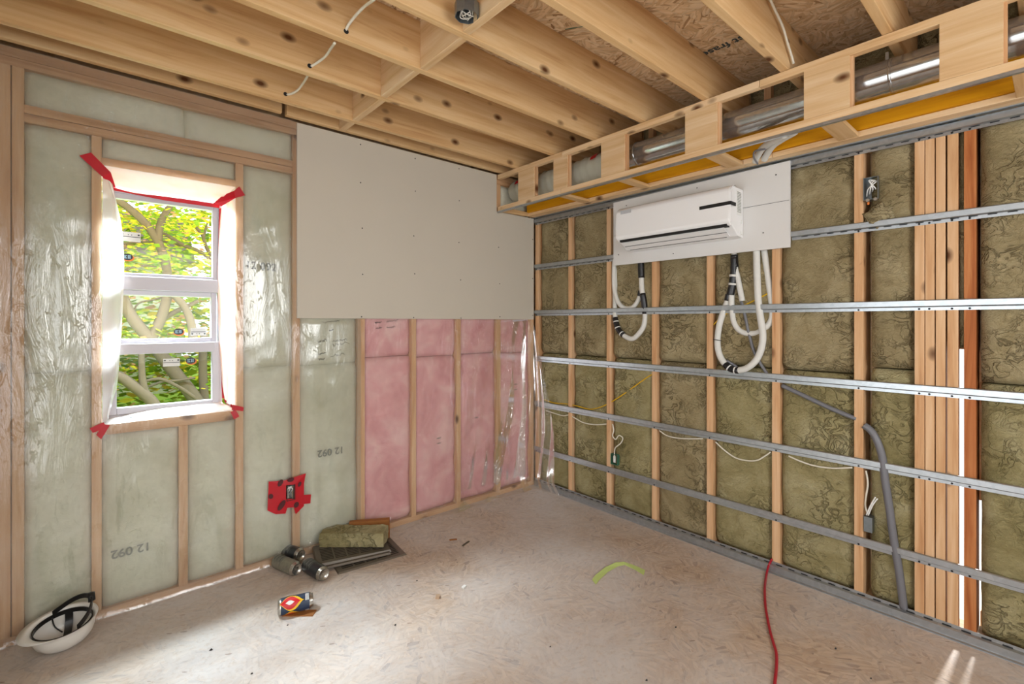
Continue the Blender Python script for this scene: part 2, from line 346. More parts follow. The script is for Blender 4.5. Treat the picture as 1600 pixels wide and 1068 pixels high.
# ------------------------------------------------------------ right wall (rock wool)
wb = MB()
wb.box(.153, -2.778, 0, .17, .17, 2.93).box(.153, -4.3, 0, .17, -2.872, 2.93).box(.153, -2.872, .62, .17, -2.838, 2.93).box(.153, -2.872, 0, .17, -2.862, .10).box(.153, -2.862, 1.33, .17, -2.778, 2.93)
wb = wb.build('wall_right', 'ply'); wb['kind'] = 'structure'
def studB(y0, y1, z0=.038, z1=2.40, m='zw', wob=0): return box('stud', m, wb, .0, y1, z0, .14, y0, z1, .002)
studs = [(-.004, -.045), (-.400, -.438), (-.796, -.838), (-1.195, -1.234), (-1.60, -1.642), (-1.997, -2.040), (-2.40, -2.440),
         (-2.645, -2.682), (-2.6845, -2.7185), (-2.7225, -2.757), (-2.7635, -2.801), (-3.20, -3.24), (-3.6, -3.64)]
for a, b in studs:
    if a == -2.7635: box('stud', 'zw', wb, .0, b, .038, .05, a, 2.40, .002)
    else: studB(a, b)
studB(-2.820, -2.860, m='zo')
box('bottom_plate', 'yw', wb, .0, -4.2, 0, .14, 0, .036); box('top_plate', 'yw', wb, .0, -4.2, 2.36, .14, 0, 2.40)
edges = [(-.045, -.400), (-.438, -.796), (-.838, -1.195), (-1.234, -1.60), (-1.642, -1.997), (-2.040, -2.40), (-2.465, -2.645), (-2.872, -3.20), (-3.24, -3.6)]
for i, (a, b) in enumerate(edges):
    zs = [.04, 1.185, 2.36]
    if i == 6: zs = [.04, 1.225, 2.36]
    for j in range(2):
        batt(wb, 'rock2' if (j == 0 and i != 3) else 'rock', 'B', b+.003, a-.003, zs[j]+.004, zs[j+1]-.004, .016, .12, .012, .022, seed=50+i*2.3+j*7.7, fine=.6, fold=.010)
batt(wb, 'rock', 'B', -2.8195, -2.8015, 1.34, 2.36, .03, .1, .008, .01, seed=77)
# batts closing the joist ends above the right wall
for i, (a, b) in enumerate(((-.25, -.62), (-.66, -1.01), (-1.05, -1.39), (-1.43, -1.79), (-1.83, -2.16), (-2.24, -2.60), (-2.64, -3.0))):
    batt(wb, 'rock', 'B', b, a, 2.42, 2.925, .108, .04, .008, .012, seed=90+i, fine=.6)
# enclosing walls beside and behind the camera
m = MB().box(-3.46, -3.5, 2.25, -3.43, -1.4, 2.93).box(-3.46, -1.4, 0, -3.43, .153, 2.93).box(-3.46, -4.9, 0, -3.43, -3.5, 2.93)
o = m.build('wall_side', 'drywall'); o['kind'] = 'structure'
m = MB().box(-3.46, -4.93, 0, .17, -4.9, .9).box(-3.46, -4.93, 2.5, .17, -4.9, 2.93).box(-3.46, -4.93, .9, -2.9, -4.9, 2.5).box(-.3, -4.93, .9, .17, -4.9, 2.5)
o = m.build('wall_back', 'drywall'); o['kind'] = 'structure'
m = MB().box(-.0, -4.9, 0, .153, -4.3, 2.93); o = m.build('wall_corner', 'drywall'); o['kind'] = 'structure'

# ------------------------------------------------------------ window
wi = MB()
def frame(mb, x0, z0, x1, z1, wdt, y0, y1):
    mb.box(x0, y0, z0, x0+wdt, y1, z1).box(x1-wdt, y0, z0, x1, y1, z1).box(x0+wdt, y0, z0, x1-wdt, y1, z0+wdt).box(x0+wdt, y0, z1-wdt, x1-wdt, y1, z1)
frame(wi, -2.955, .965, -2.432, 2.145, .018, .078, .16)
wi = wi.build('window_1', 'pvc', bevel=.003); wi['kind'] = 'structure'
f1 = MB(); frame(f1, -2.937, 1.69, -2.450, 2.127, .024, .088, .15); f1.build('upper_frame', 'pvc', wi, bevel=.003)
f1 = MB(); frame(f1, -2.931, 2.109-.407+.008, -2.474+.002, 2.105, .007, .086, .12); f1.build('glazing_bead', 'pvc', wi, bevel=.002)
f1 = MB().box(-2.937, .072, 1.628, -2.436, .15, 1.700); f1.build('transom', 'pvc', wi, bevel=.004)
f1 = MB(); frame(f1, -2.937, 1.345, -2.458, 1.628, .026, .095, .14); f1.box(-2.911, .1, 1.60, -2.484, .13, 1.608); f1.build('middle_sash', 'pvc', wi, bevel=.003)
f1 = MB(); frame(f1, -2.937, .985, -2.450, 1.347, .034, .070, .11); f1.box(-2.92, .068, 1.292, -2.468, .08, 1.347); f1.build('lower_sash', 'pvc', wi, bevel=.003)
for a, b, y, gm in ((1.70, 2.12, .105, 'glass'), (1.36, 1.61, .118, 'glass'), (1.01, 1.32, .092, 'screened')): box('pane', gm, wi, -2.93, y, a, -2.455, y+.004, b)
# stickers on the glass
def sticker(px, pz, y, flip=1, w_=.075, h_=.042):
    g = box('paper_label', 'paper', wi, px-w_/2, y-.0012, pz-h_/2, px+w_/2, y-.0004, pz+h_/2, label='white paper label on the glass')
    k = MB().box(px-w_*.48, y-.0022, pz-.0015, px+w_*.48, y-.0014, pz+.0015)
    for q in range(6):
        if q in (1, 4): continue
        k.box(px-w_*.45+q*w_*.16, y-.0022, pz+flip*(.008), px-w_*.45+q*w_*.16+(.008 if q in (0, 5) else .004), y-.0014, pz+flip*(.015 if q in (0, 5) else .012))
    k.build('print', 'ink', g)
def badge(px, pz, y, r=.022, side=1):
    def leaf(rr, dx, dz):
        return [(px+dx+rr*math.cos(t)*1.05, pz+dz+rr*math.sin(t)*.8*(1 if abs(math.cos(t)) < .9 else .9)) for t in [2*PI*i/24 for i in range(24)]]
    g = MB().prism([(a, b) for a, b in leaf(r*1.12, side*.003, -side*.004)], y-.0010, y-.0004, 'y').build('round_label', 'orange', wi, label='orange and black round label')
    k = MB().prism(leaf(r, 0, 0), y-.0018, y-.0010, 'y').build('badge_face', 'black', g)
    m = MB()
    for i in range(2):
        for j in range(3): m.box(px+.002+i*.0065, y-.0026, pz-.008+j*.0065, px+.0065+i*.0065, y-.0018, pz-.0035+j*.0065)
    for j in range(3): m.box(px-.016, y-.0026, pz-.008+j*.0065, px-.002-.003*(j % 2), y-.0018, pz-.0045+j*.0065)
    # a child of the round label (two levels below the window)
    m.build('badge_print', 'sticker_blue', g)
M['sticker_blue'] = plain('badge_print_blue', '#9fc6d8', .6)
sticker((-2.846, 0.105, 1.907)[0], (-2.846, 0.105, 1.907)[2], .105, 1, .085, .05); badge((-2.859, 0.105, 1.801)[0], (-2.859, 0.105, 1.801)[2], .105)
sticker((-2.543, 0.118, 1.405)[0], (-2.543, 0.118, 1.405)[2], .118, -1); badge((-2.636, 0.118, 1.407)[0], (-2.636, 0.118, 1.407)[2], .118)
sticker((-2.671, 0.092, 1.24)[0], (-2.671, 0.092, 1.24)[2], .092, 1); badge((-2.583, 0.092, 1.245)[0], (-2.583, 0.092, 1.245)[2], .092)

# ============================================================ PLASTIC SHEETS
def hole(x, z): return -2.957 < x < -2.383 and .957 < z < 2.232
def polygrid(xs, zs, yf):
    mb = MB(); idx = {}
    for j, z in enumerate(zs):
        for i, x in enumerate(xs): idx[i, j] = len(mb.v); mb.v.append((x, yf(x, z), z))
    for j in range(len(zs)-1):
        for i in range(len(xs)-1):
            if hole((xs[i]+xs[i+1])/2, (zs[j]+zs[j+1])/2): continue
            mb.f.append((idx[i, j], idx[i+1, j], idx[i+1, j+1], idx[i, j+1]))
    return mb
def lsp(a, b, n): return [a+(b-a)*i/n for i in range(n+1)]
studx = [-3.29, -2.98, -2.357, -2.04, -1.62]
def yf(x, z):
    d = min(abs(x-s) for s in studx)
    lo = min(1, max(0, (d-.02)/.1))
    wv = noise.noise(Vector((x*10, z*2.2, 1.5)))*.5+noise.noise(Vector((x*24, z*7, 4.2)))*.28+noise.noise(Vector((x*5+z*6, z*9-x*5, 9)))*.3
    return .0085-.004*lo+wv*.008*(.25+lo)-.0035
xs = lsp(-3.345, -2.957, 24)+lsp(-2.957, -2.383, 30)[1:]+lsp(-2.383, -1.63, 46)[1:]
zs = lsp(0.002, .957, 48)+lsp(.957, 2.232, 56)[1:]+lsp(2.232, 2.70, 22)[1:]
ps = polygrid(xs, zs, lambda x, z: .0130 if (x > -2.062 and z > 1.46) else min(yf(x, z), .0125)-(.01 if z < .02 else 0)).build('vapour_barrier', 'poly', None, True)
ps['label'] = 'clear plastic sheet stapled over the cream insulation around the window'; ps['category'] = 'plastic sheet'
# second sheet: over the pink batts, loose at the corner and lapping on the floor
rows = []
for j in range(61):
    v = j/60; z = 1.50*(1-v)
    r = []
    for i in range(91):
        u = i/90
        t = max(0, (u-.78)/.22); k = .27*min(1, v*1.5)**.75
        wv = noise.noise(Vector((u*20+v*3, v*2.0, 7)))*.5+noise.noise(Vector((u*46+v*5, v*3, 2)))*.2
        if t == 0: x = -1.66+1.55*u/.78
        else: x = -.11+.06*(1-(1-t)**2)
        y = .006-k*t**1.2-max(0, (u-.5)/.28)*.02*v*(t == 0)-.02*v*(t > 0)
        y += wv*.022*(.2+min(1, max(0, (u-.3)*1.5)))*min(1, .15+v*1.5)
        if t > 0: x += wv*.05*min(1, v*2)
        y = min(y, .0115)
        zz = z
        if v > .94 and u > .12: # foot curling out on the floor
            t = (v-.94)/.06; y -= t*(.07+.05*noise.noise(Vector((u*9, 1, 1)))); zz = max(.004, z)
        r.append((min(x, -.022), .0131 if v < .012 else y, zz if zz > .004 else .004+.004*(noise.noise(Vector((u*20, v*9, 5)))+.5)))
    rows.append(r)
p2 = MB().sheet(rows).build('loose_plastic_sheet', 'poly2', None, True)
p2['label'] = 'clear plastic sheet hanging loose over the pink insulation into the corner'; p2['category'] = 'plastic sheet'
# white film lining the window opening, as four flaps
def flap(name, outer, inner, bulge, label):
    n = 28; o_ = smoothpts(outer, 8); i_ = smoothpts(inner, 8)
    def at(pl, t):
        q = t*(len(pl)-1); k = min(int(q), len(pl)-2); return pl[k].lerp(pl[k+1], q-k)
    rows = []
    for a in range(n+1):
        A_, B_ = at(o_, a/n), at(i_, a/n); r = []
        for b in range(9):
            t = b/8; p = A_.lerp(B_, t); s = math.sin(t*PI)
            wv = noise.noise(Vector((a*.35, b*.5, len(name)*.7)))*.012*s
            r.append(tuple(p+Vector(bulge)*s+Vector((wv, wv, wv))))
        rows.append(r)
    return MB().sheet(rows).build(name, 'white_film', wf, True, label=label)
wf = thing('window_film_lining', 'white plastic film lining the reveal of the window opening', 'plastic film', (-2.67, .01, .95))
flap('film_flap', [(-2.960, .004, 2.235), (-2.960, .004, 1.6), (-2.960, .004, .955)],
     [(-2.927, 0.05, 2.116), (-2.892, 0.045, 2.007), (-2.875, 0.04, 1.797), (-2.88, 0.04, 1.535), (-2.89, 0.04, 1.323), (-2.902, 0.045, 1.145), (-2.934, 0.05, 1.002)], (.012, -.004, 0), 'left film flap')
flap('film_flap', [(-2.380, .004, 2.235), (-2.380, .004, 1.6), (-2.380, .004, .955)],
     [(-2.437, 0.076, 2.128), (-2.45, 0.074, 1.949), (-2.456, 0.072, 1.691), (-2.453, 0.072, 1.434), (-2.437, 0.074, 1.139), (-2.421, 0.076, 1.019)], (-.008, -.006, 0), 'right film flap')
flap('film_flap', [(-2.960, .004, 2.235), (-2.67, .004, 2.235), (-2.380, .004, 2.235)],
     [(-2.929, 0.07, 2.149), (-2.834, 0.074, 2.134), ((-2.704, 0.074, 2.137)), (-2.558, 0.074, 2.14), (-2.481, 0.074, 2.139), (-2.437, 0.074, 2.142)], (0, -.006, -.008), 'top film flap')
flap('film_flap', [(-2.960, -.004, .953), (-2.67, -.004, .956), (-2.380, -.002, .957)],
     [(-2.944, 0.074, 0.964), (-2.845, 0.074, 0.987), (-2.723, 0.074, 1.0), (-2.579, 0.074, 1.004), (-2.44, 0.074, 1.003)], (0, 0, .006), 'sill film flap')
# ------------------------------------------------------------ red tapes
def tape(label, quads, group=None, name='red_tape', mat='red', cat='tape'):
    t = None; mb = MB()
    for q in quads: mb.add(q, [tuple(range(len(q)))])
    o = mb.build(name, mat, None); o['label'] = label; o['category'] = cat
    md = o.modifiers.new('s', 'SOLIDIFY'); md.thickness = .0006
    return o
tape('red tape strip running diagonally off the top left window corner', [[(-3.044, -0.006, 2.259), (-3.002, -0.006, 2.284), (-2.928, -0.004, 2.203), (-2.96, -0.004, 2.175)], [(-2.96, -0.004, 2.175), (-2.928, -0.004, 2.203), (-2.907, 0.05, 2.142), (-2.932, 0.05, 2.144)]])
tape('red tape tab at the top right window corner', [[(-2.388, -0.005, 2.209), (-2.362, -0.006, 2.239), (-2.332, -0.006, 2.192), (-2.381, -0.005, 2.169)], [(-2.388, -0.005, 2.209), (-2.381, -0.005, 2.169), (-2.439, 0.06, 2.124), (-2.48, 0.065, 2.133), (-2.438, 0.03, 2.181)]])
tape('red tape pieces crossed at the bottom left window corner', [[(-2.955, -0.006, 0.968), (-3.007, -0.008, 0.945), (-2.995, -0.008, 0.921), (-2.945, -0.006, 0.939)], [(-2.955, -0.006, 0.959), (-2.931, -0.006, 0.949), (-2.964, -0.008, 0.885), (-2.983, -0.008, 0.91)]])
tape('red tape pieces crossed at the bottom right window corner', [[(-2.407, -0.006, 0.951), (-2.378, -0.006, 0.955), (-2.362, -0.008, 0.92), (-2.388, -0.008, 0.906)], [(-2.394, -0.006, 0.99), (-2.339, -0.008, 0.969), (-2.343, -0.008, 0.947), (-2.401, -0.006, 0.961)], [(-2.43, 0.06, 1.022), (-2.423, 0.06, 0.999), (-2.381, -0.004, 0.937), (-2.381, -0.004, 0.973)]])
tape('thin red tape line along the top of the window frame', [[(-2.926, 0.077, 2.154), (-2.834, 0.077, 2.138), (-2.704, 0.077, 2.141), (-2.478, 0.077, 2.136), (-2.446, 0.077, 2.13), (-2.446, 0.077, 2.115), (-2.704, 0.077, 2.117), (-2.919, 0.077, 2.133)]])
tape('thin red tape line down the right side of the window frame', [[(-2.449, 0.076, 2.111), (-2.43, 0.076, 2.121), (-2.44, 0.076, 1.582), (-2.421, 0.076, 1.019), (-2.433, 0.076, 1.021), (-2.456, 0.076, 1.581)]])
bt = thing('taped_outlet_box', 'black electrical box sealed to the plastic with red tape', 'electrical box', (-2.078, 0, 0.391))
ring = [(-2.207, -0.007, 0.512), (-2.113, -0.007, 0.499), (-1.993, -0.007, 0.517), (-2.005, -0.007, 0.456), (-2.005, -0.007, 0.388), (-2.005, -0.007, 0.316), (-2.054, -0.007, 0.277), (-2.065, -0.007, 0.323), (-2.102, -0.007, 0.329), (-2.113, -0.007, 0.297), (-2.168, -0.007, 0.307), (-2.214, -0.007, 0.342)]
inn = [(-2.111, -0.012, 0.469), (-2.089, -0.012, 0.468), (-2.063, -0.012, 0.462), (-2.063, -0.012, 0.438), (-2.063, -0.012, 0.419), (-2.063, -0.012, 0.391), (-2.063, -0.012, 0.375), (-2.082, -0.012, 0.38), (-2.096, -0.012, 0.384), (-2.111, -0.012, 0.387), (-2.111, -0.012, 0.414), (-2.111, -0.012, 0.438)]
mb = MB().add(ring+inn, [(i, (i+1) % 12, 12+(i+1) % 12, 12+i) for i in range(12)]); mb.build('tape_patch', 'red', bt, solid=.0006)
mb = MB().add([(-2.009, -0.008, 0.385), (-1.962, -0.008, 0.378), (-1.966, -0.008, 0.323), (-2.009, -0.008, 0.329)], [(0, 1, 2, 3)]); mb.build('tape_tab', 'red', bt, solid=.0006)
p = [(-2.108, 0, 0.465), (-2.059, 0, 0.371)]
mb = MB(); a, b = p; frame(mb, a[0], b[2], b[0], a[2], .003, -.016, .05); mb.box(a[0], .03, b[2], b[0], .05, a[2]); mb.build('box_shell', 'black', bt)
mb = MB(); q = (-2.089, -0.01, 0.44)
for d in (-1, 0, 1): mb.tube(smoothpts([(q[0]+d*.012, .02, q[2]-.03), (q[0]+d*.016, -.008, q[2]), (q[0]-d*.010, -.010, q[2]+.016)], 5), .0028, 6)
mb.build('wire', 'white', bt, True)
M['dark_red'] = plain('tape_print', '#4a0c12', .5)
for c, (r1, r2, rt) in zip([(-2.144, -0.012, 0.491), (-2.197, -0.012, 0.423), (-2.137, -0.012, 0.355), (-2.085, -0.012, 0.498), (-2.033, -0.012, 0.459), (-2.052, -0.012, 0.337)], ((.014, .022, -.5), (.013, .016, .3), (.016, .034, -.6), (.02, .014, 0), (.010, .016, -.4), (.015, .018, -.3))):
    MB().prism([(c[0]+r1*math.cos(t)*math.cos(rt)-r2*math.sin(t)*math.sin(rt), c[2]+r1*math.cos(t)*math.sin(rt)+r2*math.sin(t)*math.cos(rt)) for t in [2*PI*i/10 for i in range(10)]], -.0145, -.0135, 'y').build('tape_print', 'dark_red', bt)

# ============================================================ DRYWALL SHEET
ds = thing('drywall_sheet', 'large grey drywall sheet screwed to the upper left wall beside the corner', 'drywall', (-1.2, .006, 1.484))
pr = [(-2.043, 1.484), (-.016, 1.484), (-.016, 2.386), (-.447, 2.386), (-.447, 2.694), (-2.043, 2.694)]
MB().prism(pr, 0, .0125, 'y').build('panel', 'drywall', ds)
mb = MB()
for x in (-1.624, -1.221, -.823, -.416):
    for z in (1.51, 1.80, 2.10, 2.40, 2.66):
        if x > -.45 and z > 2.35: continue
        jx = random.uniform(-.012, .012); mb.lathe([(0, 0), (.0045, 0), (.0045, .001)], 8, Matrix.Translation((x+jx, -.0008, z+random.uniform(-.02, .02))) @ Matrix.Rotation(PI/2, 4, 'X'))
for z in (1.52, 1.85, 2.2): mb.lathe([(0, 0), (.0045, 0), (.0045, .001)], 8, Matrix.Translation((-.03, -.0008, z)) @ Matrix.Rotation(PI/2, 4, 'X'))
mb.build('screw_heads', 'screw', ds, kind='stuff')

# ============================================================ RESILIENT CHANNELS
names = ['lowest', 'second from the floor', 'third from the floor', 'fourth from the floor']
SY = [-.02, -.42, -.817, -1.215, -1.62, -2.02, -2.42, -2.663, -2.70, -2.78, -2.84, -3.22]
def channel(z, y0, y1, label, slots=False, h=.050):
    t = thing('metal_channel', label, 'metal channel', (0, y0, z), 'galvanized channels on the right wall')
    g = .0008
    pr = [(-.0012, 0), (-.0012, .015), (-.0135, .021), (-.0135, h-.004), (-.010, h), (-.006, h), (-.006, h-.001), (-.0095, h-.001), (-.0125, h-.005), (-.0125, .0217), (-.0002, .0157), (-.0002, 0)]
    MB().prism([(u, z+v) for u, v in pr], y0, y1, 'y').build('rail', 'galv', t)
    mb = MB()
    for s_ in SY:
        if y1 < s_ < y0: mb.lathe([(0, .003), (.004, .002), (.005, 0)], 8, Matrix.Translation((-.0013, s_, z+.007)) @ Matrix.Rotation(-PI/2, 4, 'Y'))
    mb.build('screw_heads', 'screw', t, kind='stuff')
    if slots:
        mb = MB(); y = y0-.05
        while y > y1+.04: mb.box(-.0042, y-.030, z+.0115, -.0016, y, z+.0145); y -= .062
        mb.build('slots', 'dark', t, kind='stuff')
    return t
for i, z in enumerate((.300, .706, 1.110, 1.516)): channel(z, -.003, -4.2, f'long galvanized metal channel across the green insulation, {names[i]}')
channel(1.925, -.003, -.883, 'short galvanized channel piece between the corner and the white backer board', True)
channel(1.925, -2.104, -4.2, 'galvanized channel piece right of the white backer board, slotted along its lower edge', True)
channel(2.330, -.003, -4.2, 'topmost galvanized slotted channel directly under the wooden bulkhead', True, .052)
# slotted track on the floor
t = thing('floor_track', 'galvanized slotted metal track lying along the floor edge of the right wall', 'metal track', (0, -.01, 0))
pr = [(-.0008, .062), (-.0008, .047), (-.0135, .040), (-.0135, .006), (-.020, .001), (-.030, .001), (-.030, .0), (-.0195, 0), (-.0127, .0055), (-.0127, .0393), (-.0001, .0462), (-.0001, .062)]
MB().prism(pr, -.004, -4.2, 'y').build('rail', 'galv', t)
mb = MB(); y = -.04
while y > -4.1: mb.box(-.0042, y-.032, .0475, -.0012, y, .0515); y -= .066
mb.build('slots', 'dark', t, kind='stuff')

# ============================================================ BULKHEAD
bh = thing('bulkhead_frame', 'light wood bulkhead frame of rails and plywood gussets boxing in the duct', 'wooden frame', (-.22, -.02, 2.385))
def rail(x0, x1, z0, z1, cuts, n='rail', m='yw'):
    for a, b in zip(cuts[:-1], cuts[1:]):
        d = random.uniform(-.0015, .0015); box(n, m, bh, x0+d, b+.001, z0+d, x1+d, a-.001, z1+d, .002)
rail(-.440, -.402, 2.657, 2.693, [-.002, -.735, -2.10, -4.2]); rail(-.440, -.402, 2.387, 2.425, [-.004, -.725, -3.05, -4.2])
rail(-.115, -.045, 2.387, 2.415, [-.03, -1.88, -2.04, -4.2])
for y0, y1 in ((-.262, -.452), (-.650, -.795), (-1.090, -1.287), (-1.693, -1.890), (-2.303, -2.497), (-2.790, -2.980), (-3.4, -3.6)):
    g = box('gusset', 'ply', bh, -.441, y1+.010, 2.425 if 1 else 2.4, -.428, y0, 2.657, .0012)
    box('upright', 'zw', bh, -.4275, y1, 2.425, -.402, y1+.030, 2.657)
for k, (y0, w_) in enumerate(((-.004, .036), (-.662, .060), (-.79, .02), (-1.19, .062), (-1.79, .088), (-2.36, .088), (-2.99, .088), (-3.6, .088))):
    if k == 2: continue
    box('cross_rail', 'jw', bh, -.401, y0-w_, 2.387, -.116, y0, 2.422 if k in (0, 2) else 2.407, .002)
t = thing('corner_bead', 'thin galvanized angle along the lower front edge of the wooden bulkhead', 'metal trim', (-.44, -.02, 2.38))
MB().prism([(-.4425, 2.3755), (-.4425, 2.389), (-.4415, 2.389), (-.4415, 2.3765), (-.425, 2.3765), (-.425, 2.3755)], -.004, -4.2, 'y').build('bead', 'galv', t)
t = thing('wall_angle', 'thin galvanized angle between the bulkhead ledger and the top channel', 'metal trim', (-.04, -.02, 2.38))
MB().prism([(-.048, 2.3825), (-.048, 2.3865), (-.001, 2.3865), (-.001, 2.3855), (-.047, 2.3855), (-.047, 2.3825)], -.004, -4.2, 'y').build('bead', 'galv', t)
# duct
du = thing('round_duct', 'round galvanized metal duct running inside the bulkhead', 'duct', (-.25, -1.05, 2.58))
def ring(y, r, n=32): return [(-.25+r*math.cos(2*PI*k/n), y, 2.583+r*math.sin(2*PI*k/n)) for k in range(n+1)]
rows = [ring(y, .075) for y in (-1.03, -1.9, -2.62)]; MB().sheet(rows).build('duct_pipe', 'duct', du, True)
rows = [ring(y, .0765) for y in (-2.58, -3.3, -4.2)]; MB().sheet(rows).build('duct_pipe', 'duct', du, True)
for y in (-1.25, -2.60):
    MB().sheet([ring(y, .0745), ring(y, .0785), ring(y-.012, .0785), ring(y-.012, .0745)]).build('duct_seam', 'duct', du, True)
MB().box(-.252, -2.592, 2.655, -.248, -2.58, 2.70).build('hanger_strap', 'galv', du)
rows = []
for i in range(61):
    y = -.02-1.03*i/60; sag = 0
    rows.append([(-.25+(.088+.006*noise.noise(Vector((a*3, y*14, 1)))+.004*math.sin(y*90))*math.cos(a), y, 2.575+(.088+.006*noise.noise(Vector((a*3, y*14, 1)))+.004*math.sin(y*90))*math.sin(a)) for a in [2*PI*k/28 for k in range(29)]])
t = MB().sheet(rows).build('insulated_duct', 'insulflex', None, True); t['label'] = 'white plastic wrapped insulated flexible duct at the corner end of the bulkhead'; t['category'] = 'duct'
rows2 = [[(-.25+.078*math.cos(a), y, 2.575+.078*math.sin(a)) for a in [2*PI*k/20 for k in range(21)]] for y in (-.02, -1.05)]
MB().sheet(rows2).build('inner_wool', 'cream', t, True)
for y in (-.12, -.93):
    q = MB().sheet([[(-.25+.0965*math.cos(a), y+.02*math.sin(a*3), 2.575+.0965*math.sin(a)) for a in [1.6+1.2*k/10 for k in range(11)]], [(-.25+.0965*math.cos(a), y-.03, 2.575+.0965*math.sin(a)) for a in [1.7+1.0*k/10 for k in range(11)]]]).build('red_tape', 'red', t, True)

# ============================================================ AIR CONDITIONER
bb = thing('backer_board', 'white painted backer board behind the air conditioner', 'board', (-.02, -1.5, 1.88))
MB().add([(-.015, -.882, 1.887), (-.015, -2.103, 1.884), (-.015, -2.103, 2.374), (-.015, -.882, 2.362), (-.028, -.882, 1.887), (-.028, -2.103, 1.884), (-.028, -2.103, 2.374), (-.028, -.882, 2.362)],
    [(0, 1, 2, 3), (7, 6, 5, 4), (0, 4, 5, 1), (1, 5, 6, 2), (2, 6, 7, 3), (3, 7, 4, 0)]).build('panel', 'board', bb)
box('pencil_line', 'screw', bb, -.0286, -2.10, 2.150, -.0279, -1.84, 2.152); box('pencil_line', 'inkr', bb, -.0286, -1.04, 2.11, -.0279, -.885, 2.1115)
mb = MB()
for y, z in ((-1.55, 2.335), (-1.96, 1.985), (-1.38, 1.925), (-.93, 1.965), (-1.0, 2.32), (-2.03, 2.31)): mb.lathe([(0, 0), (.004, 0), (.004, .001)], 8, Matrix.Translation((-.0288, y, z)) @ Matrix.Rotation(-PI/2, 4, 'Y'))
mb.build('screw_heads', 'screw', bb, kind='stuff')
ac = thing('air_conditioner', 'white wall mounted split air conditioner with a dark display stripe', 'air conditioner', (-.03, -1.45, 1.98))
def arc(cx, cz, r, a0, a1, n=6): return [(cx+r*math.cos(math.radians(a0+(a1-a0)*i/n)), cz+r*math.sin(math.radians(a0+(a1-a0)*i/n))) for i in range(n+1)]
prof = [(-.029, 2.262)]+arc(-.165, 2.215, .047, 90, 168)+arc(-.185, 2.065, .035, 185, 235)+[(-.190, 2.024), (-.180, 2.030), (-.120, 1.992), (-.10, 1.975), (-.029, 1.968)]
b = MB().prism([(u, v) for u, v in prof], -1.045, -1.845, 'y').build('body', 'ac', ac, bevel=.006)
for p_ in b.data.polygons: p_.use_smooth = False
# curved front panel, proud of the body
fp = arc(-.150, 2.205, .062, 80, 165, 6)+[(-.2165, 2.12), (-.2165, 2.075)]+arc(-.190, 2.066, .027, 185, 240, 5)+[(-.196, 2.045)]+[(-.2105, 2.08), (-.2105, 2.12)]+arc(-.150, 2.205, .056, 165, 80, 6)
MB().prism(fp, -1.040, -1.852, 'y').build('front_panel', 'ac', ac, bevel=.004)
MB().box(-.2045, -1.825, 2.020, -.135, -1.07, 2.048).build('air_slot', 'dark', ac)
L = lambda u0, v0, u1, v1, n_, m_: MB().add([(u0, -1.075, v0), (u0, -1.80, v0), (u1, -1.80, v1), (u1, -1.075, v1), (u0+.002, -1.075, v0+.006), (u0+.002, -1.80, v0+.006), (u1+.002, -1.80, v1+.006), (u1+.002, -1.075, v1+.006)], [(0, 1, 2, 3), (7, 6, 5, 4), (0, 4, 5, 1), (1, 5, 6, 2), (2, 6, 7, 3), (3, 7, 4, 0)]).build(n_, m_, ac, label=None or 'adjustable louver')
lv = L(-.186, 2.016, -.150, 1.996, 'louver', 'ac'); lv2 = L(-.146, 1.993, -.108, 1.974, 'louver', 'ac')
for q in (lv, lv2): del q['label']
MB().box(-.1515, -1.80, 1.9935, -.1455, -1.075, 1.9955).build('louver_gap', 'dark', ac); MB().box(-.110, -1.78, 1.9725, -.103, -1.09, 1.9745).build('louver_gap', 'dark', ac)
MB().box(-.2185, -1.852, 2.142, -.2150, -1.664, 2.162).build('display_stripe', 'dark', ac)
MB().box(-.2155, -1.8545, 2.142, -.150, -1.852, 2.162).build('display_stripe', 'dark', ac)
MB().box(-.2178, -1.17, 2.212, -.2160, -1.085, 2.236).build('brand_mark', 'acmark', ac)
mb = MB().box(-.12, -1.8475, 2.10, -.06, -1.8455, 2.245).build('rating_label', 'paper', ac, label='white printed label on the side')
k = MB()
for i in range(14): k.box(-.115, -1.8488, 2.115+i*.009, -.065, -1.8476, 2.118+i*.009)
k.build('label_lines', 'inkr', mb)
MB().box(-.07, -1.8505, 1.985, -.045, -1.8455, 2.005).build('side_clip', 'white', ac); MB().box(-.062, -1.8505, 2.05, -.055, -1.8455, 2.075).build('side_clip', 'white', ac)
# refrigerant lines
def line(label, pts, r, cat='pipe', name='insulated_pipe', mat='sleeve', group=None, loc=None):
    sp = smoothpts(pts, 6); t = thing(name, label, cat, tuple(pts[0]), group)
    MB().tube(sp, r, 10).build('pipe_sleeve' if mat == 'sleeve' else 'jacket', mat, t, True); return t, sp
def wrap(t, sp, a, b, r, m='btape', rings=0):
    n = len(sp)-1; i0, i1 = int(a*n), max(int(a*n)+1, int(b*n))
    o = MB().tube(sp[i0:i1+1], r, 10).build('tape_wrap', m, t, True)
    if rings:
        for q in range(rings):
            i = int(i0+(i1-i0)*(q+.5)/rings); d = (sp[i+1]-sp[i]).normalized(); MB().tube([sp[i]-d*.004, sp[i]+d*.004], r*1.04, 10).build('tape_band', 'white', t, True)
a, sp = line('white insulated pipe making the small upper loop left below the air conditioner', [(0.008, -0.865, 1.94), (0.008, -0.859, 1.818), (0.008, -0.865, 1.71), (0.006, -0.896, 1.62), (0.008, -0.947, 1.571), (0.008, -1.015, 1.564), (0.008, -1.06, 1.596), (0.008, -1.087, 1.642), (0.008, -1.098, 1.688)], .0165)
wrap(a, sp, .9, 1, .0185)
